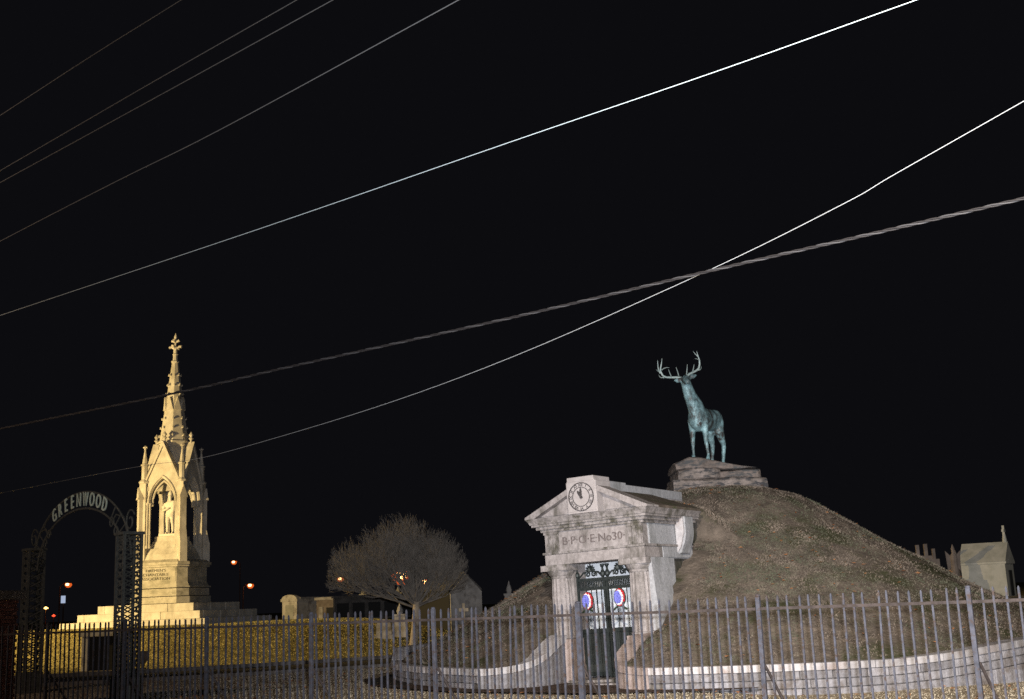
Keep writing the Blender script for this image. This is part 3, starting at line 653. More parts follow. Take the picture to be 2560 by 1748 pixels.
# ------------------------------------------------------------------ monument
MO = thing('spire_monument', 'tall floodlit marble Gothic spire monument with arched canopy on stepped base', 'monument', (KC.x, KC.y, 0), (0, 0, rad(-12)))
def sqs(name, h, z0, z1, m=None, parent=MO, bev=0.015): return MB().box(-h, h, -h, h, z0, z1).build(name, m or M['monu'], parent, bevel=bev)
def chamf(name, h, c, z0, z1, m=None, h1=None, parent=MO):
    h1 = h1 or h
    f = lambda q, k: [(-q + k, -q), (q - k, -q), (q, -q + k), (q, q - k), (q - k, q), (-q + k, q), (-q, q - k), (-q, -q + k)]
    return MB().loft([[(x, y, z0) for x, y in f(h, c)], [(x, y, z1) for x, y in f(h1, c * h1 / h)]]).build(name, m or M['monub'], parent)
# steps: individual stones on the front and right faces, solid core behind
for h, z0, z1, n in ((3.6, 0.9, 1.575, 6), (3.05, 1.577, 1.92, 3), (2.41, 1.922, 2.28, 3)):
    core = MB().box(-h + 0.35, h - 0.35, -h + 0.35, h - 0.35, z0, z1 - 0.004).build('step', M['monub'], MO)
    for side in range(4):
        cuts = [-h + 0.34] + sorted(-h + 0.34 + (2 * h - 0.34) * (i + R.uniform(-0.15, 0.15)) / n for i in range(1, n)) + [h]
        for i in range(n):
            bb_ = MB().box(cuts[i] + 0.008, cuts[i + 1] - 0.008, -h, -h + 0.34, z0, z1).build('step_stone', M['monu'], core, bevel=0.012)
            bb_.rotation_euler = (0, 0, side * math.pi / 2)
chamf('joint_core', 1.28, 0.38, 2.281, 4.3, M['soil'])
chamf('plinth', 1.52, 0.44, 2.31, 2.605)
chamf('plinth', 1.46, 0.42, 2.64, 2.985)
chamf('base_moulding', 1.52, 0.44, 3.02, 3.08); chamf('base_moulding', 1.46, 0.42, 3.082, 3.25, h1=1.37)
chamf('die', 1.35, 0.38, 3.252, 3.98)
MB().box(-0.92, 0.92, -1.365, -1.34, 3.30, 3.95).build('inscription_panel', M['monub'], MO)
for ln, z in (("FIREMEN'S", 3.83), ('CHARITABLE', 3.64), ('ASSOCIATION', 3.45)):
    me = text_mesh(ln, 0.21, 0.008, 'carved_line'); me.materials.append(M['monuletter']); o = link('carved_line', me, MO); o.location = (-0.08, -1.37, z); o.rotation_euler = (rad(90), 0, 0); o.scale = (1.1, 0.85, 1)
chamf('die_cornice', 1.46, 0.40, 3.982, 4.08); chamf('die_cornice', 1.52, 0.40, 4.082, 4.20); chamf('die_cornice', 1.50, 0.40, 4.202, 4.34, h1=1.28)
chamf('pedestal_course', 1.12, 0.05, 4.342, 4.62, M['monu'], h1=1.0); chamf('pedestal_course', 1.0, 0.05, 4.622, 4.92, M['monu'], h1=0.8)
chamf('pedestal_course', 0.80, 0.05, 4.922, 5.24, M['monu'], h1=0.66); chamf('pedestal_course', 0.62, 0.05, 5.242, 5.46, M['monu'])
MB().box(-0.34, 0.62, -0.72, 0.3, 5.462, 5.58).build('statue_plinth', M['statue'], MO, bevel=0.015)
# corner piers with diagonal buttresses, pinnacles
for ix in (-1, 1):
    for iy in (-1, 1):
        cx, cy2 = ix * 0.98, iy * 0.98
        p = MB().box(cx - 0.17, cx + 0.17, cy2 - 0.17, cy2 + 0.17, 4.3, 8.0).build('pier', M['monu'], MO, bevel=0.01)
        for dx, dy in ((-ix * 0.21, iy * 0.06), (ix * 0.06 * 0 - ix * 0.10, -iy * 0.21), (-ix * 0.30, -iy * 0.02)):   # clustered shafts beside the arch
            MB().lathe([(0.085, 4.9), (0.085, 5.02), (0.055, 5.06), (0.055, 6.92), (0.085, 6.98), (0.085, 7.06)], 8, cx + dx, cy2 + dy).build('shaft', M['monu'], p)
        # diagonal buttress (45 deg)
        t = Matrix.Rotation(math.atan2(iy, ix), 4, 'Z')
        def diag(mb, name, m):
            o_ = mb.build(name, m, MO); o_.rotation_euler = (0, 0, math.atan2(iy, ix)); return o_
        q = 1.45
        bt = diag(MB().box(q - 0.10, q + 0.36, -0.17, 0.17, 4.2, 5.10).prism([(q - 0.1, 5.10), (q + 0.36, 5.10), (q + 0.2, 5.75), (q - 0.1, 5.75)], 'y', -0.168, 0.168), 'buttress', M['monu'])
        diag(MB().box(q - 0.08, q + 0.21, -0.15, 0.15, 5.7, 7.22), 'buttress_shaft', M['monu'])
        diag(MB().box(q - 0.08, q + 0.27, -0.19, 0.19, 7.222, 7.32).prism([(-0.18, 7.322), (0.18, 7.322), (0, 7.82)], 'x', q - 0.08, q + 0.25), 'gablet', M['monu'])
        pn = MB().box(cx - 0.13, cx + 0.13, cy2 - 0.13, cy2 + 0.13, 8.0, 8.12).lathe([(0.24, 8.0), (0.27, 8.08), (0.2, 8.16), (0.15, 8.2), (0.145, 8.82), (0.19, 8.86), (0.19, 8.92), (0.13, 8.96), (0.03, 9.62), (0.06, 9.66), (0.03, 9.70), (0.075, 9.76), (0.02, 9.82), (0.0, 9.86)], 8, cx, cy2, math.pi / 8).build('pinnacle', M['monu'], MO)
        for k in range(4): MB().box(cx - 0.10, cx + 0.10, cy2 - 0.025, cy2 + 0.025, 9.72, 9.78).build('fleuron', M['monu'], pn) if k == 0 else None
# four gables with pointed arches
def arch_pts(hw, z0, zs, za, n=10):
    # pointed arch outline left foot -> apex -> right foot
    L = []; H_ = za - zs; rr = (hw * hw + H_ * H_) / (2 * hw); c = -hw + rr; a1 = math.atan2(H_, -c)
    L.append((-hw, z0))
    for i in range(n + 1):
        a = math.pi + (a1 - math.pi) * i / n; L.append((c + rr * math.cos(a), zs + rr * math.sin(a)))
    return L + [(-x, z) for x, z in L[-2::-1]]
def gable_frame(hw_o, outer, hw, z0, zs, za, y0, y1):
    inn = arch_pts(hw, z0, zs, za); b = MB(); n = len(inn)
    # outer polygon sampled to match inner points
    def outp(x, z, i):
        t = i / (n - 1)
        if i == 0: return (-hw_o, z0)
        if i == n - 1: return (hw_o, z0)
        if t <= 0.5: k = (i - 0.5) / ((n - 1) / 2 - 0.5); k = max(0, min(1, k)); return (-hw_o + hw_o * k, outer[0] + (outer[1] - outer[0]) * k)
        k = (n - 1 - i - 0.5) / ((n - 1) / 2 - 0.5); k = max(0, min(1, k)); return (hw_o - hw_o * k, outer[0] + (outer[1] - outer[0]) * k)
    out = [outp(x, z, i) for i, (x, z) in enumerate(inn)]
    for i in range(n - 1):
        b.loft([[(inn[i][0], y0, inn[i][1]), (out[i][0], y0, out[i][1]), (out[i][0], y1, out[i][1]), (inn[i][0], y1, inn[i][1])], [(inn[i + 1][0], y0, inn[i + 1][1]), (out[i + 1][0], y0, out[i + 1][1]), (out[i + 1][0], y1, out[i + 1][1]), (inn[i + 1][0], y1, inn[i + 1][1])]], cap=(i in (0, n - 2)))
    return b
for k in range(4):
    gb = gable_frame(0.95, (7.75, 9.82), 0.66, 6.9, 7.05, 8.22, -1.03, -0.78).build('gable', M['monu'], MO); gb.rotation_euler = (0, 0, k * math.pi / 2)
    MB().tube([(x, -1.05, z) for x, z in arch_pts(0.72, 7.0, 7.08, 8.32)], 0.05, 6).build('arch_moulding', M['monu'], gb)
    MB().tube([(x, -0.86, z) for x, z in arch_pts(0.60, 6.9, 7.02, 8.08)], 0.055, 6).build('arch_moulding', M['monu'], gb)
    for sg in (-1, 1):
        MB().prism([(sg * 1.06, 7.62), (sg * 1.06, 7.80), (0, 10.02), (0, 9.78)], 'y', -1.10, -0.72).build('gable_coping', M['monu'], gb)
        MB().prism([(sg * 0.9, 7.6), (0, 9.75), (0, 9.6), (sg * 0.8, 7.6)], 'y', -0.72, -0.1).build('gable_roof', M['monub'], gb)
    MB().lathe([(0.06, 9.85), (0.05, 10.1), (0.13, 10.18), (0.05, 10.26), (0.12, 10.36), (0.05, 10.44), (0.0, 10.52)], 8, 0, -0.92).build('gable_finial', M['monu'], gb)
sqs('canopy_roof', 0.80, 8.05, 8.5, M['monub'])
# octagonal spire with crockets and gablet ring
sp = MB().lathe([(0.80, 8.5), (0.76, 9.4), (0.70, 9.98), (0.47, 11.62), (0.42, 12.0), (0.31, 12.85), (0.155, 14.05)], 8, 0, 0, math.pi / 8).build('spire', M['monu'], MO)
MB().lathe([(0.80, 9.98), (0.80, 10.06), (0.70, 10.12)], 8, 0, 0, math.pi / 8).build('spire_band', M['monu'], sp)
MB().lathe([(0.16, 14.02), (0.20, 14.06), (0.20, 14.12), (0.125, 14.16), (0.11, 14.42), (0.15, 14.46), (0.10, 14.52), (0.10, 14.70), (0.15, 14.82), (0.05, 14.92), (0.05, 15.08), (0.13, 15.16), (0.05, 15.24), (0.08, 15.36), (0.0, 15.58)], 8).build('finial', M['monu'], sp)
for k in range(4):
    a = k * math.pi / 2
    MB().tube([(0.1 * math.cos(a), 0.1 * math.sin(a), 14.78), (0.22 * math.cos(a), 0.22 * math.sin(a), 14.86), (0.33 * math.cos(a), 0.33 * math.sin(a), 14.84)], [0.06, 0.06, 0.075], 6).build('fleuron', M['monu'], sp)
    MB().tube([(0.04 * math.cos(a), 0.04 * math.sin(a), 15.1), (0.20 * math.cos(a), 0.20 * math.sin(a), 15.18)], [0.05, 0.07], 6).build('fleuron', M['monu'], sp)
for k in range(8):
    a = math.pi / 8 + k * math.pi / 4
    for z in (10.35, 10.75, 11.2, 12.45, 12.9, 13.4):
        pr = [(0.70, 9.98), (0.47, 11.62), (0.42, 12.0), (0.31, 12.85), (0.155, 14.05)]
        for (r1_, z1_), (r2_, z2_) in zip(pr, pr[1:]):
            if z1_ <= z <= z2_: r_ = r1_ + (r2_ - r1_) * (z - z1_) / (z2_ - z1_)
        MB().tube([(r_ * math.cos(a) * 0.95, r_ * math.sin(a) * 0.95, z - 0.05), ((r_ + 0.06) * math.cos(a), (r_ + 0.06) * math.sin(a), z), ((r_ + 0.05) * math.cos(a), (r_ + 0.05) * math.sin(a), z + 0.07)], [0.03, 0.045, 0.02], 5).build('crocket', M['monu'], sp)
    a2 = k * math.pi / 4; o = MB().prism([(-0.19, 11.62), (0.19, 11.62), (0.0, 12.28)], 'y', -0.50, -0.30).build('spire_gablet', M['monu'], sp); o.rotation_euler = (0, 0, a2)

# fireman statue inside the canopy
SX = (0.14 * 0.978 - 0.48 * 0.208, -0.14 * 0.208 - 0.48 * 0.978)
st = thing('fireman_statue', 'white marble fireman figure in helmet under the monument arch', 'statue', (KC.x + SX[0], KC.y + SX[1], 5.58), (0, 0, rad(-12)))
b = MB()
for sg in (-1, 1):
    b.tube([(sg * 0.11, 0, 0.98), (sg * 0.13, -0.03, 0.55), (sg * 0.135, 0.0, 0.50), (sg * 0.145, 0.02, 0.12), (sg * 0.15, 0.0, 0.02)], [0.13, 0.092, 0.088, 0.07, 0.075], 10)
    b.tube([(sg * 0.15, 0.04, 0.045), (sg * 0.165, -0.16, 0.035)], [(0.06, 0.05), (0.05, 0.035)], 8)
b.loft([[(hw * math.cos(t), hd * math.sin(t), z) for t in [2 * math.pi * i / 16 for i in range(16)]] for z, hw, hd in ((0.80, 0.24, 0.17), (0.98, 0.215, 0.16), (1.15, 0.20, 0.15), (1.38, 0.255, 0.17), (1.50, 0.25, 0.15), (1.58, 0.13, 0.10))])
b.tube([(0, 0, 1.52), (0, -0.01, 1.68)], 0.068, 10)
b.loft([[(hw * math.cos(t), -0.02 + hd * math.sin(t), z) for t in [2 * math.pi * i / 12 for i in range(12)]] for z, hw, hd in ((1.60, 0.05, 0.06), (1.66, 0.085, 0.10), (1.76, 0.10, 0.12), (1.84, 0.095, 0.115))])
# bent near arm across the belly, far arm cradling a bundle on the shoulder
b.tube([(-0.25, 0, 1.46), (-0.36, -0.04, 1.22), (-0.37, -0.08, 1.10), (-0.20, -0.2, 1.13), (-0.02, -0.24, 1.20)], [0.085, 0.075, 0.068, 0.058, 0.05], 9)
b.tube([(-0.02, -0.24, 1.20), (0.08, -0.24, 1.23)], [0.05, 0.035], 8)
b.tube([(0.25, 0, 1.46), (0.36, -0.04, 1.22), (0.36, -0.10, 1.12), (0.22, -0.22, 1.24)], [0.09, 0.08, 0.07, 0.055], 9)
b.tube([(0.20, -0.14, 1.0), (0.26, -0.16, 1.3), (0.22, -0.12, 1.55)], [0.09, 0.13, 0.10], 9)
body = b.build('figure', M['statue'], st); remesh(body, 0.03, 2)
MB().lathe([(0.16, 1.83), (0.155, 1.845), (0.115, 1.86), (0.105, 1.95), (0.05, 2.05), (0.0, 2.07)], 12, 0, -0.01).build('helmet', M['statue'], st)

# framed dark tablet at the knoll foot
tx, ty = -13.45, 39.6; tz = ground_h(tx, ty)
tb = thing('framed_tablet', 'dark tablet in a white stone frame on the lit lawn behind the arch', 'tablet', (tx, ty, tz), (0, 0, rad(-12)))
MB().box(-0.78, -0.56, -0.12, 0.12, -0.2, 1.12).build('jamb', M['tombwhite'], tb, bevel=0.01); MB().box(0.56, 0.78, -0.12, 0.12, -0.2, 1.12).build('jamb', M['tombwhite'], tb, bevel=0.01)
MB().box(-0.82, 0.82, -0.15, 0.15, 1.122, 1.27).build('lintel', M['tombwhite'], tb, bevel=0.01)
MB().box(-0.56, 0.56, -0.05, 0.08, -0.2, 1.12).build('panel', M['void'], tb); MB().box(-0.9, 0.9, -0.3, 0.3, -0.3, 0.06).build('base', M['tombdark'], tb)
vs_ = thing('urn', 'small dark urn beside the white framed tablet', 'urn', (tx + 1.25, ty - 0.1, ground_h(tx + 1.25, ty)))
MB().lathe([(0.14, -0.05), (0.14, 0.06), (0.05, 0.12), (0.05, 0.2), (0.17, 0.38), (0.19, 0.5), (0.15, 0.58), (0.2, 0.62)], 12).build('bowl', M['tombdark'], vs_, smooth=True)

# ------------------------------------------------------------------ bare tree
TX, TY = -3.66, 40.6; TZ = ground_h(TX, TY)
tree = thing('bare_tree', 'bare winter tree with dense rounded twiggy crown left of the tomb', 'tree', (TX, TY, TZ))
trunk = MB(); limbs = MB(); twigs = MB()
trunk.tube([(0, 0, -0.1), (0.02, 0, 0.08), (0.03, 0, 0.5), (0.09, 0.02, 1.0), (0.13, 0.02, 1.5), (0.16, 0, 1.86)], [0.24, 0.175, 0.145, 0.13, 0.12, 0.12], 10)
RT = random.Random(21)
CCx, CCy, CCz, RX, RZ = -0.45, 0.0, 2.75, 2.3, 2.0
def inside(p): return ((p.x - CCx) / RX) ** 2 + ((p.y - CCy) / RX) ** 2 + ((p.z - CCz) / RZ) ** 2
def grow(p, d, r, depth, ln):
    pts = [p.copy()]; rr = [r]; q = p.copy(); dd = d.copy(); n = 4 if depth < 4 else 3
    for i in range(n):
        dd = (dd + Vector((RT.gauss(0, 0.12), RT.gauss(0, 0.12), RT.gauss(0.03, 0.10)))).normalized(); q = q + dd * ln / n
        pts.append(q.copy()); rr.append(r * (1 - 0.38 * (i + 1) / n))
    (limbs if depth < 2 else twigs).tube(pts, rr, 6 if depth < 2 else (4 if depth < 4 else 3), cap=depth < 3)
    if depth >= 6: return
    k = (4, 4, 4, 3, 3, 3)[depth]
    for j in range(k):
        i = n if j == 0 else RT.randint(1, n); base = pts[i]; sp_ = RT.uniform(0.3, 0.75) if j else 0.18
        ax = Vector((RT.gauss(0, 1), RT.gauss(0, 1), RT.gauss(0, 0.8))).normalized()
        nd = (dd + ax * sp_ + Vector((0, 0, 0.12))).normalized()
        if depth == 5 and RT.random() < 0.45: continue
        if depth == 4 and RT.random() < 0.12: continue
        nl = ln * RT.uniform(0.62, 0.8)
        if inside(base + nd * nl) > 1.08: 
            nl *= 0.5
            if inside(base + nd * nl) > 1.12: continue
        grow(base, nd, max(0.0042, rr[i] * (0.62 if j else 0.8)), depth + 1, nl)
for a, el, r_, l_ in ((10, 55, 0.06, 0.95), (65, 50, 0.055, 0.9), (125, 48, 0.06, 1.0), (178, 20, 0.06, 1.15), (205, 42, 0.055, 1.0), (262, 50, 0.055, 0.9), (318, 48, 0.055, 0.9), (350, 18, 0.045, 0.8), (90, 82, 0.05, 1.0), (160, 66, 0.05, 1.05), (230, 25, 0.04, 0.95), (165, 9, 0.038, 1.2), (195, 12, 0.038, 1.2), (150, 30, 0.04, 1.2), (20, 10, 0.034, 0.9), (335, 12, 0.034, 0.9), (200, 68, 0.045, 1.1), (40, 72, 0.045, 1.0), (280, 70, 0.045, 1.0)):
    d = Vector((math.cos(rad(a)) * math.cos(rad(el)), math.sin(rad(a)) * math.cos(rad(el)), math.sin(rad(el))))
    grow(Vector((0.15, 0, 1.68 + RT.uniform(-0.05, 0.12))), d, r_, 0, l_)
trunk.build('trunk', M['bark'], tree, smooth=True); limbs.build('limbs', M['twig'], tree); 
me = bpy.data.meshes.new('crown'); me.from_pydata(twigs.v, [], twigs.f); me.materials.append(M['twig']); link('crown', me, tree)
print('twig faces', len(twigs.f))

# ------------------------------------------------------------------ street fence
POSTS = [(-14.0, 25.0), (-12.05, 23.78), (-10.15, 22.6), (-8.32, 21.48), (-6.65, 20.47), (-5.01, 19.47), (-3.17, 18.35), (-1.24, 17.17), (0.72, 15.97), (2.81, 14.70), (4.89, 13.44), (6.97, 12.18), (9.05, 10.92)]
fence = thing('iron_fence', 'long grey iron picket fence crossing the whole foreground', 'fence', (0.72, 15.97, 0), (0, 0, math.atan2(-1.26, 2.08)))
inv = (Matrix.Translation((0.72, 15.97, 0)) @ Matrix.Rotation(math.atan2(-1.26, 2.08), 4, 'Z')).inverted()
PL = [inv @ Vector((x, y, 0)) for x, y in POSTS]
pick = MB().loft([[(-0.0108, -0.0108, 0.06), (0.0108, -0.0108, 0.06), (0.0108, 0.0108, 0.06), (-0.0108, 0.0108, 0.06)], [(-0.0108, -0.0108, 1.635), (0.0108, -0.0108, 1.635), (0.0108, 0.0108, 1.635), (-0.0108, 0.0108, 1.635)], [(-0.004, -0.004, 1.66), (0.004, -0.004, 1.66), (0.004, 0.004, 1.66), (-0.004, 0.004, 1.66)]])
pme = pick.build('picket', M['fence'], fence); first = pme; pme = first.data
postm = None
for i, p in enumerate(PL):
    wdt = 0.026 if i not in (8,) else 0.034
    o = MB().box(-wdt, wdt, -wdt, wdt, -0.1, 1.655).lathe([(wdt * 1.2, 1.655), (wdt * 1.2, 1.675), (0.01, 1.685)], 8).build('post', M['fence'], fence, bevel=0.004)
    o.location = p; o.rotation_euler = (R.gauss(0, 0.008), R.gauss(0, 0.008), 0)
    MB().tube([(p.x + 0.02, p.y + 0.02, 0.86), (p.x + 0.22, p.y + 0.55, 0.0)], 0.018, 6).build('brace', M['rail'], fence)
for a, c in zip(PL, PL[1:]):
    L = (c - a).length; d = (c - a) / L; ang = math.atan2(d.y, d.x)
    n = 18 if L > 2.2 else 15
    for k in range(1, n + 1):
        o = first if first is not None else link('picket', pme, fence); first = None
        o.location = a + d * (L * k / (n + 1)) + Vector((0, 0, R.uniform(-0.008, 0.008))); o.rotation_euler = (R.gauss(0, 0.006), R.gauss(0, 0.007) + (0.02 if R.random() < 0.04 else 0), ang + R.gauss(0, 0.08))
    for z in (1.51, 0.22):
        sg = 0.006 * R.uniform(-1, 1); nrm = Vector((-d.y, d.x, 0)) * 0.0
        o = MB().loft([[tuple(a + d * t + Vector((0, -0.019, z - 0.019 + s_))), tuple(a + d * t + Vector((0, 0.019, z - 0.019 + s_))), tuple(a + d * t + Vector((0, 0.019, z + 0.015 + s_))), tuple(a + d * t + Vector((0, -0.019, z + 0.015 + s_)))] for t, s_ in ((0.026, 0), (L / 2, sg), (L - 0.026, 0))]).build('rail', M['rail'], fence)

# ------------------------------------------------------------------ arched iron gateway
GA, GB = Vector((-12.22, 30.5, 0)), Vector((-8.38, 26.0, 0)); gv = GB - GA; GW = gv.length; gang = math.atan2(gv.y, gv.x)
gate_arch = thing('cemetery_arch', 'tall dark lattice gateway arch with pale GREENWOOD lettering', 'gateway', (GA + GB) / 2, (0, 0, gang))
hw = GW / 2
for sx in (-1, 1):
    cx = sx * hw; h = 3.45; s = 0.19
    p = MB()
    for ax in (-s, s):
        for ay in (-s, s): p.box(cx + ax - 0.028, cx + ax + 0.028, ay - 0.028, ay + 0.028, -0.1, h)
    p.box(cx - s - 0.05, cx + s + 0.05, -s - 0.05, s + 0.05, h, h + 0.06).box(cx - s - 0.06, cx + s + 0.06, -s - 0.06, s + 0.06, -0.1, 0.5)
    p = p.build('post', M['gateiron'], gate_arch)
    nseg = 16; dz = (h - 0.5) / nseg
    b = MB()
    for k in range(nseg):
        z0 = 0.5 + k * dz; z1 = z0 + dz
        for f in (-1, 1):
            for (xa, xb) in ((-s, s), (s, -s)):
                b.tube([(cx + xa, f * s, z0), (cx + xb, f * s, z1)], 0.015, 4); b.tube([(cx + f * s, xa, z0), (cx + f * s, xb, z1)], 0.015, 4)
            b.add([(cx + 0.06 * math.cos(t), f * s + 0.001, (z0 + z1) / 2 + 0.06 * math.sin(t)) for t in [j * math.pi / 4 for j in range(8)]], [tuple(range(8))])
    b.build('lattice', M['gateiron'], p)
    # scroll finials on the post
    b = MB(); sp1 = [(cx + sx * 0.02 + 0.26 * (1 - 0.75 * i / 24) * math.cos(0.5 + 8.0 * i / 24), 0, h + 0.3 + 0.26 * (1 - 0.75 * i / 24) * math.sin(0.5 + 8.0 * i / 24)) for i in range(25)]
    b.tube(sp1, 0.02, 5); b.build('scroll', M['gateiron'], p)
    b = MB(); b.tube([(cx - sx * 0.1, 0, h + 0.05), (cx - sx * 0.35, 0, h + 0.42), (cx - sx * 0.75, 0, h + 0.5), (cx - sx * 1.0, 0, h + 0.35)], 0.02, 5); b.build('scroll', M['gateiron'], p)
    for k in range(3):
        b = MB(); q = 0.5 + 0.5 * k
        b.tube([(cx - sx * (0.25 + q * 0.5) + 0.14 * (1 - 0.7 * i / 18) * math.cos(7 * i / 18), 0, 3.15 + q * 0.42 + 0.14 * (1 - 0.7 * i / 18) * math.sin(7 * i / 18)) for i in range(19)], 0.016, 5); b.build('scroll', M['gateiron'], p)
ea, eb = hw - 0.25, 1.32; zs = 2.95
def ell(t, k=0.0): return ((ea + k) * math.cos(t), (eb + k) * math.sin(t) + zs)
for k in (-0.02, 0.36):
    MB().tube([(ell(math.pi * i / 40, k)[0], 0, ell(math.pi * i / 40, k)[1]) for i in range(41)], 0.026, 6).build('arch_bar', M['gateiron'], gate_arch)
for i in range(5, 36, 3) if False else (list(range(2, 11, 2)) + list(range(31, 40, 2))):
    t = math.pi * i / 40; a_, c_ = ell(t, 0), ell(t, 0.36); MB().tube([(a_[0], 0, a_[1]), (c_[0], 0, c_[1])], 0.016, 5).build('arch_strut', M['gateiron'], gate_arch)
word = 'GREENWOOD'
# place letters at even arc steps over the crown of the arch
ts = [math.pi * (0.5 + 0.182 * (1 - 2 * i / 8)) for i in range(9)]
for ch, t in zip(word, ts):
    me = text_mesh(ch, 0.44, 0.012, 'letter'); me.materials.append(M['gateletter']); o = link('letter', me, gate_arch)
    x, z = ell(t, 0.18); nx_, nz_ = math.cos(t) / ea, math.sin(t) / eb; tilt = 1.35 * math.atan2(nx_, nz_)
    o.location = (x, -0.02, z); o.rotation_euler = (Matrix.Rotation(tilt, 3, 'Y') @ Matrix.Rotation(rad(90), 3, 'X')).to_euler(); o.scale = (0.86 if ch not in 'W' else 0.70, 1.05, 1)

# ------------------------------------------------------------------ brick pillar, far left
bp = thing('brick_pillar', 'red brick gate pillar with flat concrete cap at the left edge', 'pillar', (-10.88, 24.3, 0), (0, 0, rad(-4)))
MB().box(-0.58, 0.58, -0.29, 0.58, 0, 2.15).build('mortar_core', M['mortar'], bp)
MB().box(-0.72, 0.72, -0.44, 0.72, 2.16, 2.34).build('cap', M['concrete'], bp, bevel=0.015)
bme = None
for c in range(28):
    z = 0.02 + c * 0.0765; off = 0.0 if c % 2 else 0.105
    x = -0.60 + (0.0 if c % 2 else -0.0)
    spans = [(-0.60 + 0.212 * k + (0 if c % 2 else -0.106), 0.2) for k in range(7)]
    for x0, wd in spans:
        x1 = min(0.602, x0 + wd); x0 = max(-0.602, x0)
        if x1 - x0 < 0.04: continue
        MB().box(x0, x1, -0.315 + R.uniform(-0.003, 0.003), -0.2, z, z + 0.065).build('brick', R.choice(M['brick']), bp)
    for k in range(4):
        y0 = -0.195 + k * 0.212 + (0 if c % 2 else -0.1); y1 = min(0.6, y0 + 0.2); y0 = max(-0.195, y0)
        if y1 - y0 < 0.04: continue
        MB().box(0.5, 0.602 + R.uniform(-0.003, 0.003), y0, y1, z, z + 0.065).build('brick', R.choice(M['brick']), bp)

# ------------------------------------------------------------------ background tombs
def gtomb(name, label, loc, rz, w_, d_, h_, roof, mw, mr, cross=None, group=None, door=True):
    t = thing(name, label, 'tomb', loc, (0, 0, rz), group)
    MB().box(-w_ / 2, w_ / 2, 0, d_, -0.4, h_).build('wall', mw, t)
    MB().box(-w_ / 2 - 0.06, w_ / 2 + 0.06, -0.06, d_ + 0.06, h_ + 0.002, h_ + 0.08).build('cornice', mw, t)
    MB().prism([(-w_ / 2 - 0.1, h_ + 0.082), (w_ / 2 + 0.1, h_ + 0.082), (0, h_ + 0.08 + roof)], 'y', -0.05, d_ + 0.05).build('roof', mr, t)
    if door: MB().box(-w_ * 0.18, w_ * 0.18, -0.03, 0.02, -0.2, h_ * 0.75).build('door', M['void'], t)
    if cross:
        z = h_ + roof + 0.05
        MB().lathe([(0.09, z), (0.06, z + 0.25), (0.05, z + 0.3)], 8, 0, 0.05).box(-0.04, 0.04, 0.01, 0.09, z + 0.3, z + cross).box(-0.15, 0.15, 0.012, 0.088, z + cross * 0.62, z + cross * 0.62 + 0.09).build('cross', mw, t)
    return t
# whitewashed tomb with a rounded pediment, lit from the knoll
t = thing('barrel_tomb', 'whitewashed tomb with rounded pediment lit yellow behind the knoll', 'tomb', (-14.25, 75, 1.15), (0, 0, rad(-28)))
MB().box(-0.56, 0.56, 0, 4.6, -0.4, 1.15).build('wall', M['tombwhite'], t); MB().box(-0.64, 0.64, -0.08, 4.66, 1.152, 1.30).build('cornice', M['tombwhite'], t)
MB().prism([(0.58 * math.cos(a), 1.302 + 0.26 * math.sin(a)) for a in [math.pi * i / 12 for i in range(13)]], 'y', -0.05, 0.3).build('pediment', M['tombwhite'], t)
MB().box(-0.3, 0.3, -0.03, 0.05, 0.0, 0.95).build('tablet', M['tomblime'], t); MB().box(-0.6, 0.6, 0.3, 4.6, 1.302, 1.40).build('roof', M['tombgrey'], t)
t = thing('low_brick_tomb', 'low dark brick tomb with a doorway beside the whitewashed tomb', 'tomb', (-11.4, 73, 1.1), (0, 0, rad(-10)))
MB().box(-0.9, 0.9, 0, 3, -0.4, 1.2).build('wall', M['tombdark'], t); MB().box(-1.0, 1.0, -0.1, 3.1, 1.202, 1.36).build('cornice', M['tombgrey'], t); MB().box(-0.28, 0.28, -0.03, 0.05, -0.2, 0.75).build('door', M['void'], t); MB().box(0.5, 0.75, -0.06, -0.002, -0.2, 0.8).build('pilaster', M['tombgrey'], t); MB().box(-0.75, -0.5, -0.06, -0.002, -0.2, 0.8).build('pilaster', M['tombgrey'], t)
t = thing('vault_row', 'long grey row of wall vaults behind the bare tree', 'tomb', (-8.6, 70, 1.05), (0, 0, rad(2)))
MB().box(-2.2, 3.4, 0.1, 2.6, -0.4, 1.28).build('wall', M['tombsoot'], t); MB().box(-2.3, 3.5, -0.05, 2.7, 1.282, 1.42).build('cornice', M['tombsoot'], t)
for k in range(6): MB().box(-2.0 + k * 0.9, -1.3 + k * 0.9, 0.05, 0.12, 0.15, 1.0).build('vault_opening', M['void'] if k % 2 else M['void'], t)
for k in range(7): MB().box(-2.2 + k * 0.9, -2.06 + k * 0.9, 0.0, 0.098, -0.3, 1.28).build('pilaster', M['tombsoot'], t)
gtomb('gabled_tomb', 'grey gabled mausoleum between the bare tree and the mound', (-2.55, 54.5, 0.75), rad(38), 1.7, 2.4, 1.5, 0.8, M['void'], M['tombsoot'], door=False)  # walls and roof near-black: the unlit long side put into the colour
MB().prism([(-0.85, -0.3), (0.85, -0.3), (0.85, 1.5), (0.0, 2.28), (-0.85, 1.5)], 'y', -0.12, -0.07).build('gable_end', M['tombgrey'], [o for o in bpy.data.objects if o.name == 'gabled_tomb'][0])
gtomb('chapel_tomb', 'pale chapel tomb with cross on its steep gable at the right edge', (17.95, 45.0, 1.42), rad(56), 1.3, 1.55, 0.95, 0.72, M['tomblime'], M['tomblime'], cross=0.62, door=True)
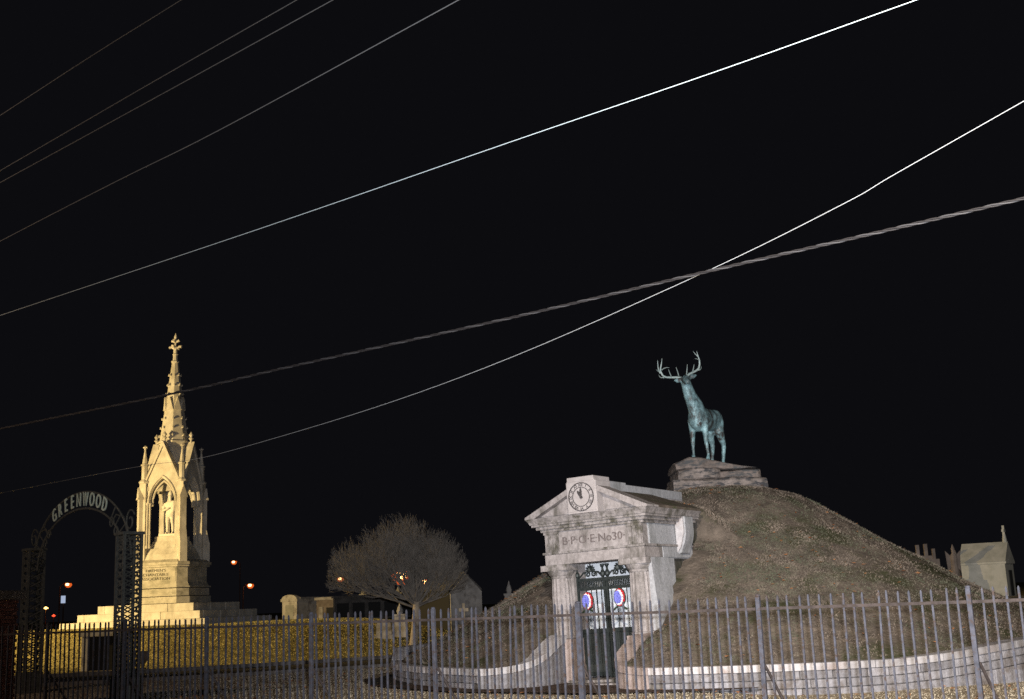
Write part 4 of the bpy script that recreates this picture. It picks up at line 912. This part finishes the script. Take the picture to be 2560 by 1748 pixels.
def headstone(loc, w_, h_, label, m, top='round', cat='headstone'):
    t = thing('headstone', label, cat, loc)
    MB().box(-w_ * 0.65, w_ * 0.65, -0.16, 0.16, -0.3, 0.12).build('base', m, t)
    if top == 'round': MB().prism([(-w_ / 2, 0.12), (w_ / 2, 0.12)] + [(w_ / 2 * math.cos(a), h_ - w_ / 2 + w_ / 2 * math.sin(a)) for a in [math.pi * i / 8 for i in range(9)]], 'y', -0.07, 0.07).build('slab', m, t)
    elif top == 'cross': MB().box(-w_ * 0.14, w_ * 0.14, -0.05, 0.05, 0.12, h_).box(-w_ / 2, w_ / 2, -0.048, 0.048, h_ * 0.66, h_ * 0.8).build('cross', m, t)
    elif top == 'ped': MB().frustum(w_ / 2, 0.16, 0.12, w_ * 0.42, 0.14, h_ * 0.6).box(-w_ / 2, w_ / 2, -0.17, 0.17, h_ * 0.6, h_ * 0.66).lathe([(w_ * 0.2, h_ * 0.66), (w_ * 0.28, h_ * 0.75), (w_ * 0.18, h_ * 0.86), (w_ * 0.1, h_ * 0.9), (0.02, h_)], 8).build('shaft', m, t)
    elif top == 'angel':
        MB().frustum(w_ / 2, w_ / 2, 0.12, w_ * 0.4, w_ * 0.4, h_ * 0.35).lathe([(w_ * 0.3, h_ * 0.35), (w_ * 0.22, h_ * 0.6), (w_ * 0.24, h_ * 0.78), (w_ * 0.1, h_ * 0.84), (w_ * 0.12, h_ * 0.92), (0.01, h_)], 10).build('figure', m, t)
        MB().prism([(-w_ * 0.1, h_ * 0.76), (-w_ * 0.5, h_ * 0.88), (-w_ * 0.42, h_ * 0.5), (-w_ * 0.1, h_ * 0.6)], 'y', 0.04, 0.08).build('wing', m, t); MB().prism([(w_ * 0.1, h_ * 0.76), (w_ * 0.5, h_ * 0.88), (w_ * 0.42, h_ * 0.5), (w_ * 0.1, h_ * 0.6)], 'y', 0.04, 0.08).build('wing', m, t)
    return t
def gz(x, y): return ground_h(x, y)
headstone((-5.55, 49, gz(-5.55, 49)), 0.62, 0.75, 'small grey round-topped headstone just left of the tree trunk', M['tombgrey'])
headstone((-5.0, 50, gz(-5.0, 50)), 0.5, 1.35, 'tall narrow grey headstone behind the small round-topped one', M['tombgrey'], 'ped')
headstone((-2.5, 52, 0.75), 0.4, 1.0, 'small pale cross in front of the grey gabled mausoleum', M['tombgrey'], 'cross')
headstone((-10.4, 80, 1.9), 0.5, 1.1, 'small white urn marker poking above the vault row, left one', M['tombwhite'], 'ped')
headstone((-8.1, 80, 1.9), 0.5, 1.1, 'small white urn marker poking above the vault row, right one', M['tombwhite'], 'ped')
for i, (x, y, h_, w_, tp, lb) in enumerate(((15.95, 45, 1.95, 0.55, 'angel', 'taller winged angel gravestone, second to the left of the chapel tomb'), (16.55, 46.5, 1.75, 0.5, 'angel', 'winged angel gravestone right beside the chapel tomb'), (14.95, 45, 2.15, 0.42, 'cross', 'stone cross monument on the skyline right of the mound'), (15.4, 45.5, 1.9, 0.36, 'cross', 'shorter stone cross between the angel and the taller cross'), (14.0, 43, 2.25, 0.38, 'cross', 'faint stone cross just above the mound slope'))):
    headstone((x, y, gz(x, y) + 0.05), w_, h_, lb, M['tombdark'], tp, 'gravestone')
headstone((-0.6, 57, 1.0), 0.5, 1.7, 'faint gravestone between the gabled mausoleum and the mound', M['tombgrey'], 'ped', 'gravestone')

# ------------------------------------------------------------------ distant street lamps
def street_lamp(x, y, z, label, side=-1, s=1.0, lit=None, arm=0.9):
    t = thing('street_lamp', label, 'street lamp', (x + side * arm, y, 1.0), (0, 0, 0), 'distant sodium street lamps')
    zz = z - 1.0
    MB().tube([(0, 0, -1.5), (0, 0, zz - 0.25)], 0.07, 8).build('pole', M['pole'], t); MB().tube([(0, 0, zz - 0.25), (-side * arm * 0.4, 0, zz + 0.12), (-side * arm, 0, zz + 0.18)], 0.05, 6).build('arm', M['pole'], t)
    h = MB().lathe([(0.05, zz + 0.22 * s), (0.34 * s, zz + 0.16 * s), (0.36 * s, zz + 0.1 * s)], 12, -side * arm, 0).build('housing', M['pole'], t)
    MB().lathe([(0.30 * s, zz + 0.1 * s), (0.38 * s, zz - 0.03), (0.34 * s, zz - 0.16 * s), (0.2 * s, zz - 0.32 * s), (0.03, zz - 0.36 * s)], 14, -side * arm, 0).build('glass', M['lamp_glass'], h, smooth=True)  # oversized glowing shell added as the halo round the bulb
    MB().lathe([(0.02, zz + 0.13 * s), (0.16 * s, zz + 0.07 * s), (0.2 * s, zz - 0.03), (0.15 * s, zz - 0.13 * s), (0.02, zz - 0.17 * s)], 14, -side * arm, -0.26 * s).build('bulb', lit or M['lamp_core'], h, smooth=True)
    return t
street_lamp(-48.3, 130, 5.5, 'orange street lamp above a white sign, seen through the arch', -1, 1.0)
street_lamp(-42.42, 180, 9.23, 'highest orange street lamp, just right of the spire monument', 1, 1.15)
street_lamp(-33.31, 150, 5.08, 'orange street lamp with visible pole right of the stepped base', -1, 1.15)
street_lamp(-22.24, 150, 5.41, 'orange street lamp at the left edge of the bare tree crown', 1, 1.15)
street_lamp(-10.71, 110, 4.55, 'brightest orange street lamp shining through the bare tree', 1, 2.6, M['lamp_hot'])
street_lamp(-12.66, 160, 4.85, 'small yellow street lamp right of the brightest one in the tree', -1, 1.9, M['lamp_hot'])
sg = thing('lit_sign', 'small bright white sign below the leftmost street lamp', 'sign', (-48.05, 128, 1.0))
MB().box(-0.22, 0.22, -0.05, 0.05, 2.52, 3.28).build('panel', M['signlit'], sg); MB().box(-0.05, 0.05, 0.06, 0.16, -1, 3.2).build('post', M['pole'], sg)
for (x, y, z, m, lb, s) in ((-58.4, 150, 3.3, 'lamp_yellow', 'tiny yellow lamp low behind the arch, left of the white sign', 0.42), (-57.4, 150, 2.35, 'lamp_red', 'tiny red lamp low behind the arch, below the yellow lamp', 0.3)):
    t = thing('marker_lamp', lb, 'lamp', (x, y, 1.0)); MB().lathe([(0.05, -1.2), (0.05, z - 1.15)], 6).build('post', M['pole'], t); MB().lathe([(0.02, z - 1.12), (s * 0.8, z - 1.0), (0.02, z - 0.8)], 10).build('lens', M[m], t)

# ------------------------------------------------------------------ overhead wires
WIRES = [
 ('faint power line nearest the top left corner', [(-13.36, 23.87, 10.46), (-8.89, 19.87, 10.5), (-6.55, 17.78, 10.52), (-4.62, 16.06, 10.5), (-0.89, 12.73, 10.46)], 0.007, 'wirefaint'),
 ('upper of the close pair of faint power lines at top left', [(-13.92, 25.24, 9.99), (-9.45, 21.24, 10.0), (-5.5, 17.7, 10.01), (-2.79, 15.28, 10.0), (0.94, 11.95, 9.99)], 0.007, 'wirefaint'),
 ('lower of the close pair of faint power lines at top left', [(-13.76, 24.77, 9.6), (-9.25, 20.81, 9.6), (-5.11, 17.17, 9.6), (-2.18, 14.58, 9.6), (1.57, 11.27, 9.6)], 0.007, 'wirefaint'),
 ('lone faint power line between the close pair and the bright wire', [(-14.27, 26.52, 9.01), (-9.9, 22.41, 9.0), (-6.62, 19.33, 8.97), (-4.3, 17.17, 8.93), (-0.48, 13.6, 9.0), (3.17, 10.19, 9.08)], 0.007, 'wirefaint'),
 ('bright white wire rising to the upper right', [(-14.01, 24.98, 7.23), (-9.32, 21.24, 7.2), (-3.66, 16.73, 7.16), (0.1, 13.73, 7.17), (2.3, 11.98, 7.17), (4.02, 10.61, 7.2), (7.93, 7.5, 7.27)], 0.0045, 'wirewhite'),
 ('thin pale sagging wire crossing behind the twisted cable', [(-24.0, 46.4, 6.0), (-12.64, 32.79, 5.42), (-8.81, 28.19, 5.2), (-7.11, 26.15, 5.04), (-5.57, 24.29, 5.01), (-2.42, 20.49, 5.09), (0.0, 17.58, 5.29), (2.47, 14.6, 5.67), (3.81, 12.99, 5.96), (4.25, 12.45, 6.1), (5.22, 11.28, 6.4), (8.35, 7.5, 7.37)], 0.0038, 'wiregrey')]
def densify(P, n=10):
    P = [Vector(p) for p in P]; out = []
    for i in range(len(P) - 1):
        p0 = P[max(i - 1, 0)]; p1 = P[i]; p2 = P[i + 1]; p3 = P[min(i + 2, len(P) - 1)]
        for k in range(n):
            t = k / n
            out.append(0.5 * ((2 * p1) + (p2 - p0) * t + (2 * p0 - 5 * p1 + 4 * p2 - p3) * t * t + (3 * p1 - p0 - 3 * p2 + p3) * t ** 3))
    return out + [P[-1]]
for lb, P, r_, m in WIRES:
    o = MB().tube(densify(P, 6), r_, 6).build('overhead_wire', M[m], smooth=True); tag(o, lb, 'wire', 'overhead wires')
P = densify([(-13.8, 24.03, 5.0), (-8.92, 20.55, 5.0), (-5.05, 17.79, 5.0), (-3.16, 16.44, 5.04), (0.02, 14.16, 5.08), (2.15, 12.64, 5.14), (3.66, 11.56, 5.17), (4.84, 10.72, 5.2), (8.91, 7.82, 5.3)], 60)
cable = thing('twisted_cable', 'thick dark twisted cable running across the whole picture', 'cable', (0.02, 14.16, 5.08)); c0 = Vector((0.02, 14.16, 5.08))
acc = 0; hel = [[], [], []]
for i, p in enumerate(P):
    if i: acc += (P[i] - P[i - 1]).length
    d = (P[min(i + 1, len(P) - 1)] - P[max(i - 1, 0)]).normalized(); a = d.cross(Vector((0, 0, 1))).normalized(); b_ = d.cross(a)
    for k in range(3):
        t = acc / 0.42 * 2 * math.pi + k * 2 * math.pi / 3; hel[k].append(p + (a * math.cos(t) + b_ * math.sin(t)) * 0.0105 - c0)
for k in range(3): MB().tube(hel[k], 0.0088, 5).build('strand', M['wiredark'] if k else M['wiremid'], cable, smooth=True)
